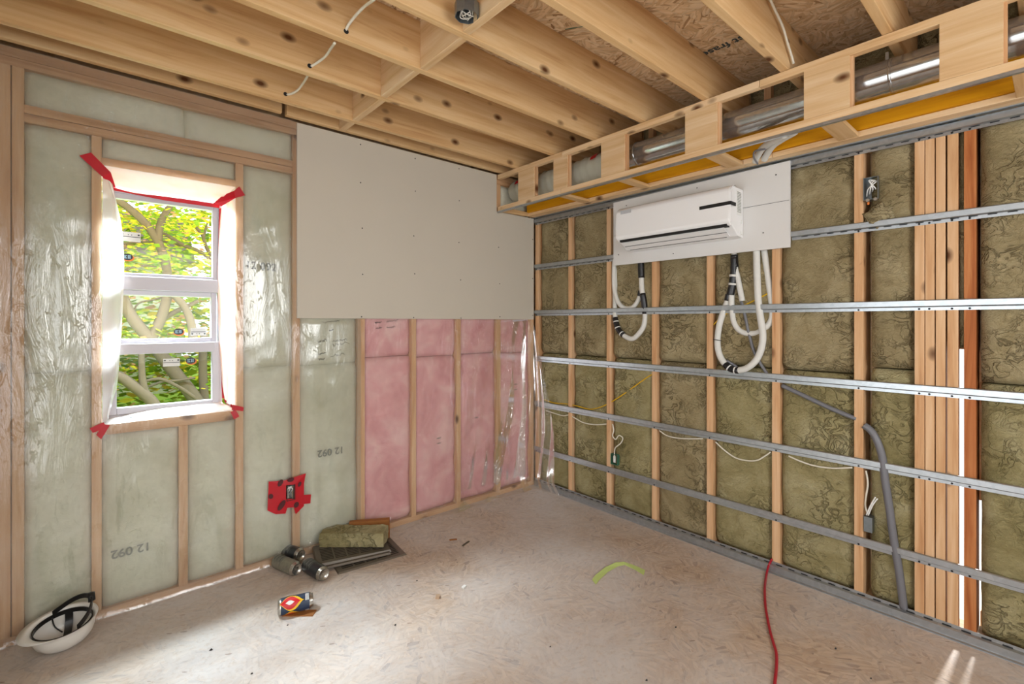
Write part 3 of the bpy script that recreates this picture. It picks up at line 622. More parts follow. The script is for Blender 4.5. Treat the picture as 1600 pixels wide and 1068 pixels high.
a, sp = line('white insulated pipe making the large lower loop left below the air conditioner', [(-0.005, -1.106, 1.915), (-0.005, -1.112, 1.798), (-0.005, -1.117, 1.696), (0, -1.13, 1.613), (0.01, -1.134, 1.52), (0, -1.13, 1.437), (-0.01, -1.099, 1.381), (-0.012, -1.04, 1.338), (-0.01, -0.965, 1.36), (-0.005, -0.91, 1.407), (0, -0.882, 1.475), (0.01, -0.869, 1.548), (0.02, -0.862, 1.769), (0.02, -0.856, 1.917)], .0185)
wrap(a, sp, .0, .10, .0225); wrap(a, sp, .18, .32, .0215); wrap(a, sp, .62, .80, .0215, 'btape', 3)
a, sp = line('thick white insulated pipe in the deep loop right below the air conditioner', [(0, -1.91, 1.902), (0, -1.914, 1.74), (0, -1.921, 1.586), (0, -1.936, 1.471), (-0.01, -1.951, 1.377), (-0.012, -1.941, 1.297), (-0.014, -1.912, 1.23), (-0.012, -1.856, 1.18), (-0.008, -1.788, 1.163), (-0.004, -1.731, 1.187), (0, -1.684, 1.257), (0, -1.672, 1.342), (0, -1.684, 1.44), (0.01, -1.704, 1.521), (0.01, -1.729, 1.585), (0.01, -1.741, 1.633)], .0195)
wrap(a, sp, .52, .62, .0215, 'btape', 2); wrap(a, sp, .95, 1, .0215)
a, sp = line('white insulated pipe in the shallower inner loop beside the orange stained stud', [(0.02, -1.946, 1.899), (0.02, -1.964, 1.757), (0.02, -1.982, 1.623), (0.02, -1.993, 1.517), (0.02, -1.979, 1.456), (0.02, -1.932, 1.41), (0.02, -1.865, 1.39), (0.02, -1.804, 1.408), (0.02, -1.768, 1.46), (0.01, -1.761, 1.532), (0, -1.761, 1.592), (0, -1.765, 1.651)], .0175)
a, sp = line('short white insulated pipe branching from the black taped bundle', [(-0.002, -1.778, 1.885), (-0.002, -1.782, 1.809), (-0.002, -1.798, 1.741), (-0.002, -1.813, 1.669), (-0.002, -1.828, 1.589)], .0165)
wrap(a, sp, .05, .30, .022)
t = thing('taped_pipe_joint', 'black tape wrapped joint of the right pipe bundle', 'tape', (-0.012, -1.771, 1.71))
sp = smoothpts([(-0.01, -1.781, 1.86), (-0.01, -1.778, 1.769), (-0.01, -1.77, 1.69), (-0.01, -1.758, 1.631)], 6)
MB().tube(sp, [.018+.006*i/len(sp) for i in range(len(sp))], 10).build('tape_wrap', 'btape', t, True)
for q in (7, 11): MB().tube([sp[q], sp[q+1]], .0245, 10).build('pipe_sleeve', 'sleeve', t, True)
t = thing('cable_tie', 'thin black cable tie around the right lower pipe loop', 'cable tie', (0, -1.672, 1.346))
MB().tube([(-0.022, -1.653, 1.35), (-0.022, -1.711, 1.343)], .0025, 6).build('tie', 'black', t, True)
# pipes in the bulkhead dropping to the unit
line('white insulated pipe bending out of the bulkhead above the backer board, left one', [(-0.34, -2.184, 2.414), (-0.28, -2.107, 2.421), (-0.21, -2.032, 2.425), (-0.15, -1.981, 2.413), (-0.1, -1.943, 2.393)], .018)
line('white insulated pipe bending out of the bulkhead above the backer board, right one', [(-0.34, -2.231, 2.416), (-0.28, -2.157, 2.42), (-0.21, -2.081, 2.421), (-0.15, -2.032, 2.41), (-0.1, -1.993, 2.392)], .018)
line('grey cable bending with the white pipes above the backer board', [(-0.27, -2.064, 2.391), (-0.26, -2.007, 2.398), (-0.2, -1.976, 2.385), (-0.13, -1.969, 2.366)], .005, 'cable', 'grey_cable', 'grey')
# ------------------------------------------------------------ cables and conduits on the right wall
line('thin grey conduit crossing behind the right pipe loops', [(0.012, -1.815, 1.59), (0.012, -1.838, 1.503), (0.012, -1.861, 1.394), (0.012, -1.898, 1.267), (0.012, -1.967, 1.153), (0.012, -2.013, 1.097)], .009, 'conduit', 'conduit', 'grey')
line('short grey conduit end under the right pipe loop', [(0.008, -1.725, 1.218), (0.008, -1.773, 1.193), (0.008, -1.809, 1.168)], .008, 'conduit', 'conduit', 'grey')
line('grey conduit sloping down between two studs right of centre', [(0.008, -2.049, 1.093), (0.008, -2.143, 1.055), (0.008, -2.269, 1.003), (0.008, -2.357, 0.971), (0.008, -2.408, 0.955)], .012, 'conduit', 'conduit', 'grey')
line('thick grey conduit bending down beside the stacked studs to the floor', [(0.004, -2.442, 0.927), (0.004, -2.475, 0.9), (-0.002, -2.502, 0.847), (0, -2.52, 0.773), (-0.002, -2.531, 0.666), (-0.002, -2.547, 0.542), (-0, -2.564, 0.387), (0, -2.587, 0.221), (0.002, -2.604, 0.054)], .0175, 'conduit', 'conduit', 'grey')
line('yellow cable behind the studs from the corner', [(0.01, -0.103, 0.775), (0.01, -0.228, 0.762), (0.01, -0.391, 0.772), (0.01, -0.511, 0.767), (0.01, -0.625, 0.761), (0.01, -0.741, 0.797), (0.01, -0.851, 0.856), (0.01, -0.951, 0.921), (0.01, -1.047, 0.989), (0.01, -1.145, 1.058), (0.01, -1.208, 1.096)], .0045, 'cable', 'cable', 'ycable')
line('yellow cable crossing behind the right pipe loops', [(0.012, -1.611, 1.41), (0.012, -1.67, 1.472), (0.012, -1.744, 1.524), (0.012, -1.823, 1.558), (0.012, -1.917, 1.602), (0.012, -1.985, 1.637)], .0045, 'cable', 'cable', 'ycable')
line('white cable sagging beneath the second channel in the corner bay', [(0.01, -0.127, 0.682), (0.01, -0.244, 0.671), (0.01, -0.333, 0.667), (0.01, -0.406, 0.683), (0.01, -0.455, 0.669), (0.01, -0.558, 0.643), (0.01, -0.677, 0.646), (0.01, -0.79, 0.669)], .0045, 'cable', 'cable', 'cable')
line('white cable hooking down into the small black box', [(-0.004, -0.856, 0.682), (-0.004, -0.868, 0.635), (-0.004, -0.856, 0.594), (-0.004, -0.885, 0.57), (-0.004, -0.915, 0.604), (-0.004, -0.95, 0.591), (-0.004, -0.932, 0.55), (-0.004, -0.88, 0.501), (-0.004, -0.874, 0.441), (-0.004, -0.874, 0.421)], .0045, 'cable', 'cable', 'cable')
line('white cable drooping left of the orange stained stud', [(0.004, -1.657, 0.694), (0.004, -1.715, 0.652), (0.004, -1.779, 0.621), (0.004, -1.845, 0.616), (0.004, -1.909, 0.63), (0.004, -1.956, 0.666), (0.004, -1.988, 0.696)], .0045, 'cable', 'cable', 'cable')
line('white cable under the channel in the middle bay', [(0.008, -1.25, 0.698), (0.008, -1.31, 0.672), (0.008, -1.397, 0.67), (0.008, -1.49, 0.683), (0.008, -1.57, 0.698)], .0045, 'cable', 'cable', 'cable')
line('white cable drooping right of the orange stained stud', [(0.004, -2.085, 0.693), (0.004, -2.144, 0.677), (0.004, -2.214, 0.667), (0.004, -2.3, 0.673), (0.004, -2.392, 0.697)], .0045, 'cable', 'cable', 'cable')
line('white cable dropping beside the stud to the steel box', [(0.02, -2.447, 0.69), (0.02, -2.455, 0.626), (0.02, -2.447, 0.557), (0.02, -2.444, 0.507), (0.02, -2.455, 0.47)], .0045, 'cable', 'cable', 'cable')
def ebox(label, y0, y1, z0, z1, m, x0=-.004, x1=.045, name='electrical_box', inner='dark'):
    t = thing(name, label, 'electrical box', (x0, (y0+y1)/2, z0)); b_ = .003
    MB().box(x0, y1, z0, x1, y1+b_, z1).box(x0, y0-b_, z0, x1, y0, z1).box(x0, y1+b_, z0, x1, y0-b_, z0+b_).box(x0, y1+b_, z1-b_, x1, y0-b_, z1).box(x1-.004, y1+b_, z0+b_, x1, y0-b_, z1-b_).build('box_shell', m, t); return t
# small black box beside the second stud, metal box beside the seventh, steel box low on that stud
t = ebox('small black electrical box low on the stud near the corner', -.842, -.905, .375, .455, 'mint', -.010)
MB().box(-.003, -.882, .39, .006, -.862, .44).build('device', 'white', t)
t = ebox('open steel electrical box high on the wall with wires bundled inside', -2.442, -2.505, 2.085, 2.20, 'steelbox', -.012)
mb = MB()
for q in range(4): mb.tube(smoothpts([(.02, -2.45-.012*q, 2.11+.01*q), (-.008, -2.462-.01*q, 2.14), (-.012, -2.49+.008*q, 2.165+.006*q), (.01, -2.50, 2.18)], 5), .0028, 6)
mb.build('wires', 'white', t, True, kind='stuff')
for dy in (.018, .05): MB().lathe([(0, .006), (.008, .006), (.010, 0)], 10, Matrix.Translation((-.012, -2.444-dy, 2.083)) @ Matrix.Rotation(-PI/2, 4, 'Y')).build('screw', 'alu', t)
MB().box(-.004, -2.466, 2.062, .002, -2.458, 2.082).build('wire_tab', 'orange', t)
t = ebox('narrow steel electrical box with two upright wires above the lowest channel', -2.444, -2.480, .385, .462, 'steelbox', -.010)
MB().box(-.0105, -2.477, .388, -.009, -2.447, .459).build('cover', 'steelbox', t)
mb = MB(); mb.tube(smoothpts([(-.006, -2.455, .47), (-.012, -2.475, .53), (-.016, -2.494, .575)], 5), .0035, 6).tube(smoothpts([(-.006, -2.462, .47), (-.012, -2.482, .53), (-.016, -2.503, .57)], 5), .0035, 6); mb.build('wire', 'white', t, True)
# tuft of loose rock wool under the high box
t = MB(); rows = []
for i in range(13):
    r = []
    for j in range(17):
        th_, ph = PI*i/12, 2*PI*j/16; d = Vector((math.sin(th_)*math.cos(ph), math.sin(th_)*math.sin(ph), math.cos(th_)))
        q = 1+.5*noise.noise(d*2.2+Vector((3, 1, 0))); r.append((.012+d.x*.032*q, -2.505+d.y*.062*q, 2.00+d.z*.060*q))
    rows.append(r)
t = t.sheet(rows).build('insulation_tuft', 'rock', None, True); t['label'] = 'torn tuft of green mineral wool below the high steel electrical box'; t['category'] = 'insulation'
# ------------------------------------------------------------ ceiling cables and octagon box
line('white cable looping out of a drilled joist hole, nearest the left wall', [(-2.178, -0.245, 2.736), (-2.152, -0.262, 2.745), (-2.133, -0.31, 2.756), (-2.137, -0.42, 2.756), (-2.17, -0.58, 2.717)], .006, 'cable', 'ceiling_cable', 'cable', 'cables through the joists')
line('white cable looping out of a drilled joist hole, middle of the three', [(-2.18, -0.65, 2.731), (-2.161, -0.675, 2.744), (-2.14, -0.74, 2.759), (-2.154, -0.85, 2.745), (-2.189, -0.99, 2.697)], .006, 'cable', 'ceiling_cable', 'cable', 'cables through the joists')
line('white cable looping out of a drilled joist hole, nearest the steel ceiling box', [(-2.162, -1.045, 2.737), (-2.158, -1.07, 2.755), (-2.148, -1.12, 2.774), (-2.144, -1.2, 2.775), (-2.167, -1.34, 2.723)], .006, 'cable', 'ceiling_cable', 'cable', 'cables through the joists')
line('white cable hanging down the joist face towards the bulkhead', [(-0.727, -2.25, 2.921), (-0.639, -2.25, 2.884), (-0.554, -2.25, 2.848), (-0.498, -2.25, 2.798), (-0.448, -2.25, 2.758), (-0.414, -2.25, 2.726)], .0055, 'cable', 'ceiling_cable', 'cable', 'cables through the joists')
for x_, y_, z_ in ([(-2.183, -0.2515, 2.736)][0], [(-2.186, -0.6565, 2.73)][0], [(-2.162, -1.0515, 2.731)][0]):
    MB().lathe([(0, 0), (.011, 0), (.011, .0015)], 14, Matrix.Translation((x_, y_, z_)) @ Matrix.Rotation(PI/2, 4, 'X')).build('drilled_hole', 'dark', cl)
ob = thing('ceiling_box', 'round galvanized ceiling electrical box with stripped wires', 'electrical box', (-1.853, -1.52, 2.70))
MB().lathe([(.050, .0), (.050, .055), (0, .055), (0, .052), (.048, .052), (.048, .0), (.050, .0)], 8, Matrix.Translation((-1.853, -1.52, 2.700))).build('box_shell', 'steelbox', ob)
mb = MB()
for q in range(5):
    a = q*1.3; mb.tube(smoothpts([(-1.853+.03*math.cos(a), -1.52+.03*math.sin(a), 2.74), (-1.853+.02*math.cos(a+1), -1.52+.02*math.sin(a+1), 2.705), (-1.853-.025*math.cos(a), -1.52-.03*math.sin(a), 2.703), (-1.853-.02*math.cos(a+.6), -1.52-.02*math.sin(a+.6), 2.73)], 5), .0022, 6)
mb.build('wires', 'copperwire', ob, True, kind='stuff')

# ============================================================ FLOOR OBJECTS
def can(label, c0, c1, r, parts, name='drink_can'):
    a, b = Vector(c0), Vector(c1); ax = (b-a); Ln = ax.length
    rot = ax.to_track_quat('Z', 'Y').to_matrix().to_4x4(); mt = Matrix.Translation(a) @ rot
    t = thing(name, label, 'can', tuple(a)); k = r/.033
    MB().lathe([(0, .004), (r*.70, .006), (r*.78, 0), (r*.86, .002), (r, .012), (r, Ln-.016), (r*.80, Ln-.004), (r*.82, Ln), (r*.76, Ln), (r*.74, Ln-.004), (0, Ln-.004)], 28, mt).build('can_body', 'alu', t, True)
    MB().lathe([(r+.0005, .014), (r+.0005, Ln-.018)], 28, mt).build('can_label', parts[0], t, True)
    MB().box(-.008, -.004, Ln-.004, .012, .010, Ln-.0025, mt).build('pull_tab', 'alu', t)
    return t, mt, Ln
def bands(t, mt, r, Ln, m, spans, n=24):
    mb = MB()
    for z0, z1, a0, a1 in spans:
        mb.sheet([[tuple(mt @ Vector(((r+.001)*math.cos(a), (r+.001)*math.sin(a), z))) for a in [a0+(a1-a0)*i/8 for i in range(9)]] for z in (z0, z1)])
    mb.build('label_print', m, t, True)
R_ = .039
can1 = can('black labelled drink can lying against the plastic sheet, behind the other two', (-2.104, 0.08, 0.045), (-2.044, -0.071, 0.045), R_, ['label'])
can2 = can('silver clear labelled drink can lying in front of the black one', (-2.17, -0.028, 0.039), (-2.111, -0.217, 0.039), R_, ['canclear'])
can3 = can('black labelled drink can lying beside the stacked floor grilles, end facing out', (-2.05, -0.193, 0.039), (-2.015, -0.376, 0.039), R_, ['label'])
for c_, m_ in ((can1, 'inkr'), (can3, 'inkr'), (can2, 'ink')):
    t, mt, Ln = c_
    sp_ = []
    for q in range(9):
        z = .02+q*.0085; sp_.append((z, z+.002+.003*(q % 3 == 0), -2.6+.3*(q % 2), -.7+.2*(q % 3)))
    for b_ in sp_+[(z, z2, a0+PI, a1+PI) for z, z2, a0, a1 in sp_]: bands(t, mt, R_, Ln, m_, [b_])
c4 = can('drink can with a red and yellow flame design on a dark blue label', (-2.303, -0.543, 0.039), (-2.146, -0.585, 0.039), R_, ['navy'], 'flame_can')
t, mt, Ln = c4
def diamond(mb, z0, z1, ac, w0, r):
    n = 14; up = []; dn = []
    for i in range(n+1):
        q = i/n; z = z0+(z1-z0)*q; h = w0*(math.sin(PI*min(1, q*1.05))**1.3 if q > .0 else 0); up.append((z, ac+h)); dn.append((z, ac-h))
    mb.sheet([[tuple(mt @ Vector((r*math.cos(b+(a_-b)*k/6), r*math.sin(b+(a_-b)*k/6), z))) for k in range(7)] for (z, a_), (_, b) in zip(up, dn)])
for ac_ in [2*PI*k/3+.3 for k in range(3)]:
    for w0, r, m_, s_ in ((1.02, R_+.0010, 'canyellow', (.008, .122)), (.80, R_+.0014, 'canred', (.010, .108)), (.26, R_+.0018, 'white', (.034, .078))):
        mb = MB(); diamond(mb, s_[0], s_[1], ac_, w0, r); mb.build('label_print', m_, t, True)
for k in range(3):
    for q in range(3): bands(t, mt, R_+.0010, Ln, 'paper', [(.126+.006*q, .129+.006*q, -.45+2.09*k, .45+2.09*k)])
t = thing('can_shadow_patch', 'flat brown patch for the shadow and dust gap under the flame patterned can', 'shadow patch', (-2.26, -.60, 0))
mt = Matrix.Translation((-2.214, -0.591, 0)) @ Matrix.Rotation(math.radians(-41), 4, 'Z'); MB().box(-.072, -.03, .0, .078, .02, .004, mt).build('shadow_slab', 'copper', t)  # thin brown slab standing in for the can's shadow and dust-free gap

# floor grilles
def grille(label, c, yaw, tilt, L_, W_, H_, cols, rows_, roll=0):
    t = thing('floor_grille', label, 'floor grille', c, 'bronze floor grilles stacked under the wool offcut'); mt = Matrix.Translation(c) @ Matrix.Rotation(yaw, 4, 'Z') @ Matrix.Rotation(roll, 4, 'Y') @ Matrix.Rotation(tilt, 4, 'X')
    hx, hy = L_/2, W_/2; bd = .035; sl = .006
    mb = MB()
    def fr(ix, iy, z, ox, oy, z2): # sloped border
        o4 = [(-ox, -oy, z), (ox, -oy, z), (ox, oy, z), (-ox, oy, z)]; i4 = [(-ix, -iy, z2), (ix, -iy, z2), (ix, iy, z2), (-ix, iy, z2)]
        mb.add([mt @ Vector(p) for p in o4+i4], [(i, (i+1) % 4, 4+(i+1) % 4, 4+i) for i in range(4)])
    fr(hx-sl, hy-sl, 0, hx, hy, H_); fr(hx-bd, hy-bd, H_, hx-sl, hy-sl, H_); fr(hx-bd, hy-bd, H_, hx-bd, hy-bd, 0)
    mb.build('border', 'grille', t)
    ix, iy = hx-bd, hy-bd
    mb = MB()
    for i in range(1, cols): x = -ix+2*ix*i/cols; mb.box(x-.004, -iy, H_*.7, x+.004, iy, H_*1.0, mt)
    mb.build('cross_bars', 'grille', t)
    for j in range(rows_+1):
        y = -iy+2*iy*j/rows_; MB().box(-ix, y-.0034, H_*.80, ix, y+.0032, H_*.98, mt).build('slat', 'grille', t)
    MB().box(-ix, -iy, .0005, ix, iy, .001, mt).build('damper_plate', 'dark', t)
    return t
A1 = math.radians(-8)
grille('widest bronze floor grille, lying flat at the bottom of the stack', (-1.700, -.215, .0005), math.radians(-6.5), 0, .42, .34, .008, 5, 13)
grille('bronze floor grille in the middle of the stack, slid to the left', (-1.775, -.190, .013), math.radians(-13), 0, .43, .25, .010, 5, 9)
grille('topmost bronze floor grille, tilted under the wool offcut', (-1.768, -.172, .026), math.radians(-13), math.radians(3), .44, .24, .014, 5, 9, math.radians(1))
# rock wool offcut and wood block
def lump(name, label, cat, c, yaw, dims, m, seed, amp=.006):
    t = MB(); nx, ny, nz = 20, 8, 6; mt = Matrix.Translation(c) @ Matrix.Rotation(yaw, 4, 'Z'); hx, hy, hz = [d/2 for d in dims]
    def P(x, y, z):
        v = Vector((x*hx, y*hy, z*hz)); n = noise.noise(v*28+Vector((seed, 0, 0)))*amp+noise.noise(v*70+Vector((seed, 4, 0)))*amp*.6
        e = Vector((x, y, z)); v += Vector((n*(abs(x) == 1)*(1 if x > 0 else -1), n*(abs(y) == 1)*(1 if y > 0 else -1), n*(z == 1))); return tuple(mt @ (v+Vector((0, 0, hz))))
    g = lambda a: [-1+2*i/a for i in range(a+1)]
    for z in (-1, 1): t.sheet([[P(x, y, z) for x in g(nx)] for y in g(ny)])
    for y in (-1, 1): t.sheet([[P(x, y, z) for x in g(nx)] for z in g(nz)])
    for x in (-1, 1): t.sheet([[P(x, y, z) for y in g(ny)] for z in g(nz)])
    o = t.build(name, m, None); o['label'] = label; o['category'] = cat; return o
lump('wool_offcut', 'rectangular offcut of green mineral wool lying on the floor grilles', 'insulation', (-1.728, -.125, .046), math.radians(-41.2), (.40, .13, .085), 'rock2', 5)
t = thing('wood_block', 'orange brown wood block behind the wool offcut', 'wood block', (-1.56, -.12, 0))
mt = Matrix.Translation((-1.600, -.065, .012)) @ Matrix.Rotation(math.radians(-30), 4, 'Z'); MB().box(-.13, -.02, 0, .13, .02, .125, mt).build('block', 'copper', t, bevel=.002)

# hard hat, upside down, with its black suspension
hh = thing('hard_hat', 'white hard hat lying upside down with black head suspension by the left wall', 'hard hat', (-3.095, -.15, 0))
mt = Matrix.Translation((-3.088, -.137, .0)) @ Matrix.Rotation(math.radians(12), 4, 'X') @ Matrix.Rotation(math.radians(-4), 4, 'Y') @ Matrix.Rotation(math.radians(3), 4, 'Z') @ Matrix.Scale(.93, 4) @ Matrix.Translation((0, 0, .006))
prof = [(0.001, 0.0), (.03, .001), (.055, .007), (.078, .022), (.094, .045), (.102, .072), (.106, .10), (.108, .118)]
inn = [(.104, .119), (.101, .10), (.098, .072), (.090, .047), (.074, .025), (.052, .011), (.03, .005), (.001, .004)]
def hatpt(r, z, a, brim=0):
    x = r*math.cos(a)*1.12; y = r*math.sin(a)*.98; return (x, y, z)
rows = []
for r, z in prof: rows.append([tuple(mt @ Vector(hatpt(r, z, 2*PI*k/48))) for k in range(49)])
def brim(k, e): # wider at the front (-X)
    a = 2*PI*k/48; f = max(0, math.cos(a-PI))**2.2; return .116+e+.026*f, .124-.010*f
rows.append([tuple(mt @ Vector(hatpt(brim(k, 0)[0], brim(k, 0)[1], 2*PI*k/48))) for k in range(49)])
rows.append([tuple(mt @ Vector(hatpt(brim(k, 0)[0]+.001, brim(k, 0)[1]+.0035, 2*PI*k/48))) for k in range(49)])
for r, z in inn: rows.append([tuple(mt @ Vector(hatpt(r, z, 2*PI*k/48))) for k in range(49)])
MB().sheet(rows).build('shell', 'hat', hh, True)
def band(r0, z0, h, a0, a1, th, lift=lambda a: 0, n=40):
    rows = []
    for i in range(n+1):
        a = a0+(a1-a0)*i/n; L_ = lift(a)
        rows.append([tuple(mt @ Vector(hatpt(r, z0+z+L_, a))) for r, z in ((r0, 0), (r0, h), (r0-th, h), (r0-th, 0), (r0, 0))])
    return MB().sheet(rows)
band(.098, .094, .022, 0, 2*PI, .004).build('headband', 'black', hh)
lf = lambda a: .065*max(0, math.cos(a-.35))**1.2
band(.100, .110, .024, -1.1, 1.9, .006, lf).build('nape_strap', 'black', hh)
q = mt @ Vector(hatpt(.101, .118+lf(.35), .30)); MB().lathe([(0, .016), (.020, .016), (.024, .002), (.024, -.012), (0, -.012)], 14, Matrix.Translation(q) @ mt.to_3x3().to_4x4() @ Matrix.Rotation(PI/2, 4, 'Y')).build('ratchet_knob', 'black', hh, True)
for a in (1.35,):
    pts = [hatpt(.094, .112, a), hatpt(.080, .060, a), hatpt(.045, .024, a), hatpt(0, .014, 0), hatpt(.045, .024, a+PI), hatpt(.080, .060, a+PI), hatpt(.094, .112, a+PI)]
    pts = smoothpts(pts, 6); rows = [[tuple(mt @ (p+Vector((d, 0, e)))) for d, e in ((-.015, 0), (.015, 0), (.015, .002), (-.015, .002), (-.015, 0))] for p in pts]
    MB().sheet(rows).build('crown_strap', 'black', hh)
MB().tube([mt @ Vector(p) for p in smoothpts([hatpt(.094, .105, 1.95), hatpt(.078, .06, 1.95), hatpt(.05, .03, 1.7)], 5)], .003, 6).build('crown_strap', 'black', hh, True)

# green tape, red cord, small litter
def ribbon(name, mat, left, right, label, cat):
    rows = [[a, b] for a, b in zip(left, right)]; o = MB().sheet(rows).build(name, mat, None); o['label'] = label; o['category'] = cat
    md = o.modifiers.new('s', 'SOLIDIFY'); md.thickness = .0006; return o
ribbon('green_tape', 'green_tape', [(-0.87, -1.365, 0.004), (-0.824, -1.351, 0.008), (-0.723, -1.341, 0.014), (-0.628, -1.349, 0.016), (-0.574, -1.37, 0.01), (-0.557, -1.435, 0.006), (-0.553, -1.503, 0.004)], [(-0.891, -1.409, 0.001), (-0.842, -1.393, 0.002), (-0.731, -1.37, 0.002), (-0.632, -1.37, 0.002), (-0.59, -1.386, 0.002), (-0.591, -1.454, 0.002), (-0.603, -1.527, 0.001)], 'crumpled strip of light green tape on the middle of the floor', 'tape')
ro, _ = line('red extension cord running across the floor from the right wall', [(-0.008, -2.0, 0.075), (-0.014, -1.984, 0.03), (-0.097, -2.002, 0.006), (-0.242, -2.05, 0.006), (-0.395, -2.112, 0.006), (-0.501, -2.162, 0.006), (-0.595, -2.209, 0.006), (-0.671, -2.251, 0.006), (-0.737, -2.288, 0.006), (-0.821, -2.319, 0.006), (-0.903, -2.344, 0.006), (-0.997, -2.373, 0.006), (-1.146, -2.421, 0.006), (-1.467, -2.511, 0.006)], .0062, 'cord', 'extension_cord', 'cord')
rnd = random.Random(3); mb = MB()
for px_, py_ in ((-2.29, -.66), (-1.9, -1.0), (-1.62, -.72), (-.9, -1.9), (-1.3, -2.0), (-2.2, -1.3), (-1.0, -.9), (-.5, -2.45), (-.6, -2.6), (-1.45, -1.6), (-2.6, -.62), (-2.5, -.9)):
    c = Vector((px_, py_, .002)); r = rnd.uniform(.004, .008)
    mb.add([c+Vector((r, 0, 0)), c+Vector((0, r*.7, 0)), c+Vector((-r, .002, 0)), c+Vector((0, -r*.6, 0)), c+Vector((.001, 0, r))], [(0, 1, 4), (1, 2, 4), (2, 3, 4), (3, 0, 4)])
o = mb.build('floor_litter', 'screw'); o['kind'] = 'stuff'; o['label'] = 'small dark crumbs scattered on the floor'; o['category'] = 'debris'
def chip(label, c, yaw, L_, W_, m='copper', h=.004):
    t = MB().box(-L_/2, -W_/2, 0, L_/2, W_/2, h, Matrix.Translation(c) @ Matrix.Rotation(yaw, 4, 'Z')).build('wood_chip', m); t['label'] = label; t['category'] = 'wood chip'; return t
chip('dark flat wood sliver on the floor right of the grilles', (-1.144, -0.529, 0), .35, .075, .012, 'bark')
chip('brown wood chip on the floor left of the dark sliver', (-1.175, -0.427, 0), -.5, .05, .014, 'copper')
chip('pale crumpled wood chip on the middle floor', (-1.619, -0.934, 0), .9, .03, .02, 'orangechip', .01)
chip('white crumb of drywall on the floor behind the pale chip', (-1.456, -0.946, 0), .3, .024, .016, 'white', .008)
# small things on the window sill
t = thing('marker_pen', 'small dark cylinder lying on the window sill film', 'pen', (-2.831, 0.03, 0.969)); t.location.z = .957
c = Vector(t.location); MB().tube([c+Vector((-.022, 0, .012)), c+Vector((.022, -.004, .012))], .0055, 8).build('barrel', 'ink', t, True)
c = Vector((-2.733, 0.03, 0.963)); c.z = .962; t = MB().tube([c+Vector((-.035, 0, .004)), c+Vector((.035, 0, .004))], .0018, 6).build('nail', 'bark', None, True); t['label'] = 'long thin nail lying on the window sill film'; t['category'] = 'nail'

# ------------------------------------------------------------ prints on the insulation
text('12 092', .062, 'inkr', wa, (-2.245, 0.005, 1.789), (1, 0, -.04), (.04, 0, 1)); text('12 092', .058, 'inkr', wa, (-2.848, 0.005, 0.301), (-1, 0, .0), (0, 0, -1)); text('12 092', .062, 'inkr', wa, (-1.833, 0.004, 0.622), (-1, 0, 0), (0, 0, -1))
def scribble(px, seed, w_, h_, n=7):
    r = random.Random(seed); x, y, z = px; pts = []
    for i in range(n*3): pts.append((x+w_*i/(n*3), y, z+r.uniform(-.5, .5)*h_+.04*w_*i/n))
    return smoothpts(pts, 3)
mb = MB()
for p_, sd_, w_, h_ in zip([(-1.919, 0.004, 1.334), (-1.821, 0.004, 1.335), (-1.825, 0.004, 1.31), (-1.915, 0.004, 1.256), (-1.837, 0.004, 1.24), (-1.919, 0.004, 1.22), (-1.891, 0.004, 1.456), (-1.846, 0.004, 1.406), (-1.529, 0.004, 1.456), (-1.448, 0.004, 1.464), (-1.524, 0.004, 1.416), (-1.443, 0.004, 1.42)], range(12), (.06, .10, .12, .05, .10, .05, .12, .03, .05, .10, .05, .07), (.024, .015, .016, .014, .014, .014, .012, .012, .014, .016, .014, .014)):
    mb.tube(scribble(p_, sd_, w_, h_), .0012, 4)
mb.build('handwriting', 'ink', wa, kind='stuff')
for p_ in [(-1.011, 0.004, 0.578), (-0.652, 0.004, 0.687), (-0.228, 0.004, 0.921), (-0.228, 0.004, 0.876), (-1.011, 0.004, 0.539)]: 
    mb = MB()
    for q in range(5): mb.box(p_[0]-.018+q*.007, p_[1]-.001, p_[2]-.004, p_[0]-.0135+q*.007, p_[1], p_[2]+.004)
    mb.build('stamp', 'inkr', wa)

# ============================================================ OUTSIDE THE WINDOW
g = MB().box(-14, .3, -.75, 12, 32, -.6).build('lawn', 'lawn'); g['kind'] = 'structure'
rnd = random.Random(11)
tr = thing('maple_tree', 'maple tree with yellow green leaves outside the window', 'tree', (-3.1, 3.2, -.6))
def limb(s, r0, r1):
    pts = smoothpts(s, 6); n = len(pts)
    MB().tube(pts, [r0+(r1-r0)*i/(n-1) for i in range(n)], 9).build('branch', 'bark', tr, True)
limb([(-1.939, 3.1, 0.121), (-2.073, 3.1, 0.46), (-2.168, 3.1, 0.653), (-2.294, 3.1, 0.857), (-2.378, 3.1, 0.993), (-2.46, 3.1, 1.132), (-2.541, 3.1, 1.274), (-2.687, 3.1, 1.499), (-2.763, 3.1, 1.692), (-2.812, 3.1, 1.927)], .075, .05)
limb([(-2.444, 2.6, 0.422), (-2.504, 2.6, 0.554), (-2.578, 2.6, 0.716), (-2.712, 2.6, 0.868), (-2.818, 2.6, 0.966), (-2.969, 2.6, 1.029)], .06, .04); limb([(-2.612, 2.6, 0.762), (-2.631, 2.6, 0.861), (-2.641, 2.6, 0.965), (-2.646, 2.6, 1.176)], .035, .025)
limb([(-2.541, 3.1, 1.268), (-2.46, 3.1, 1.473), (-2.422, 3.1, 1.615), (-2.395, 3.1, 1.764), (-2.395, 3.1, 1.913), (-2.417, 3.1, 2.1), (-2.482, 3.1, 2.309), (-2.578, 3.1, 2.47), (-2.697, 3.1, 2.597), (-2.822, 3.1, 2.692)], .05, .035)
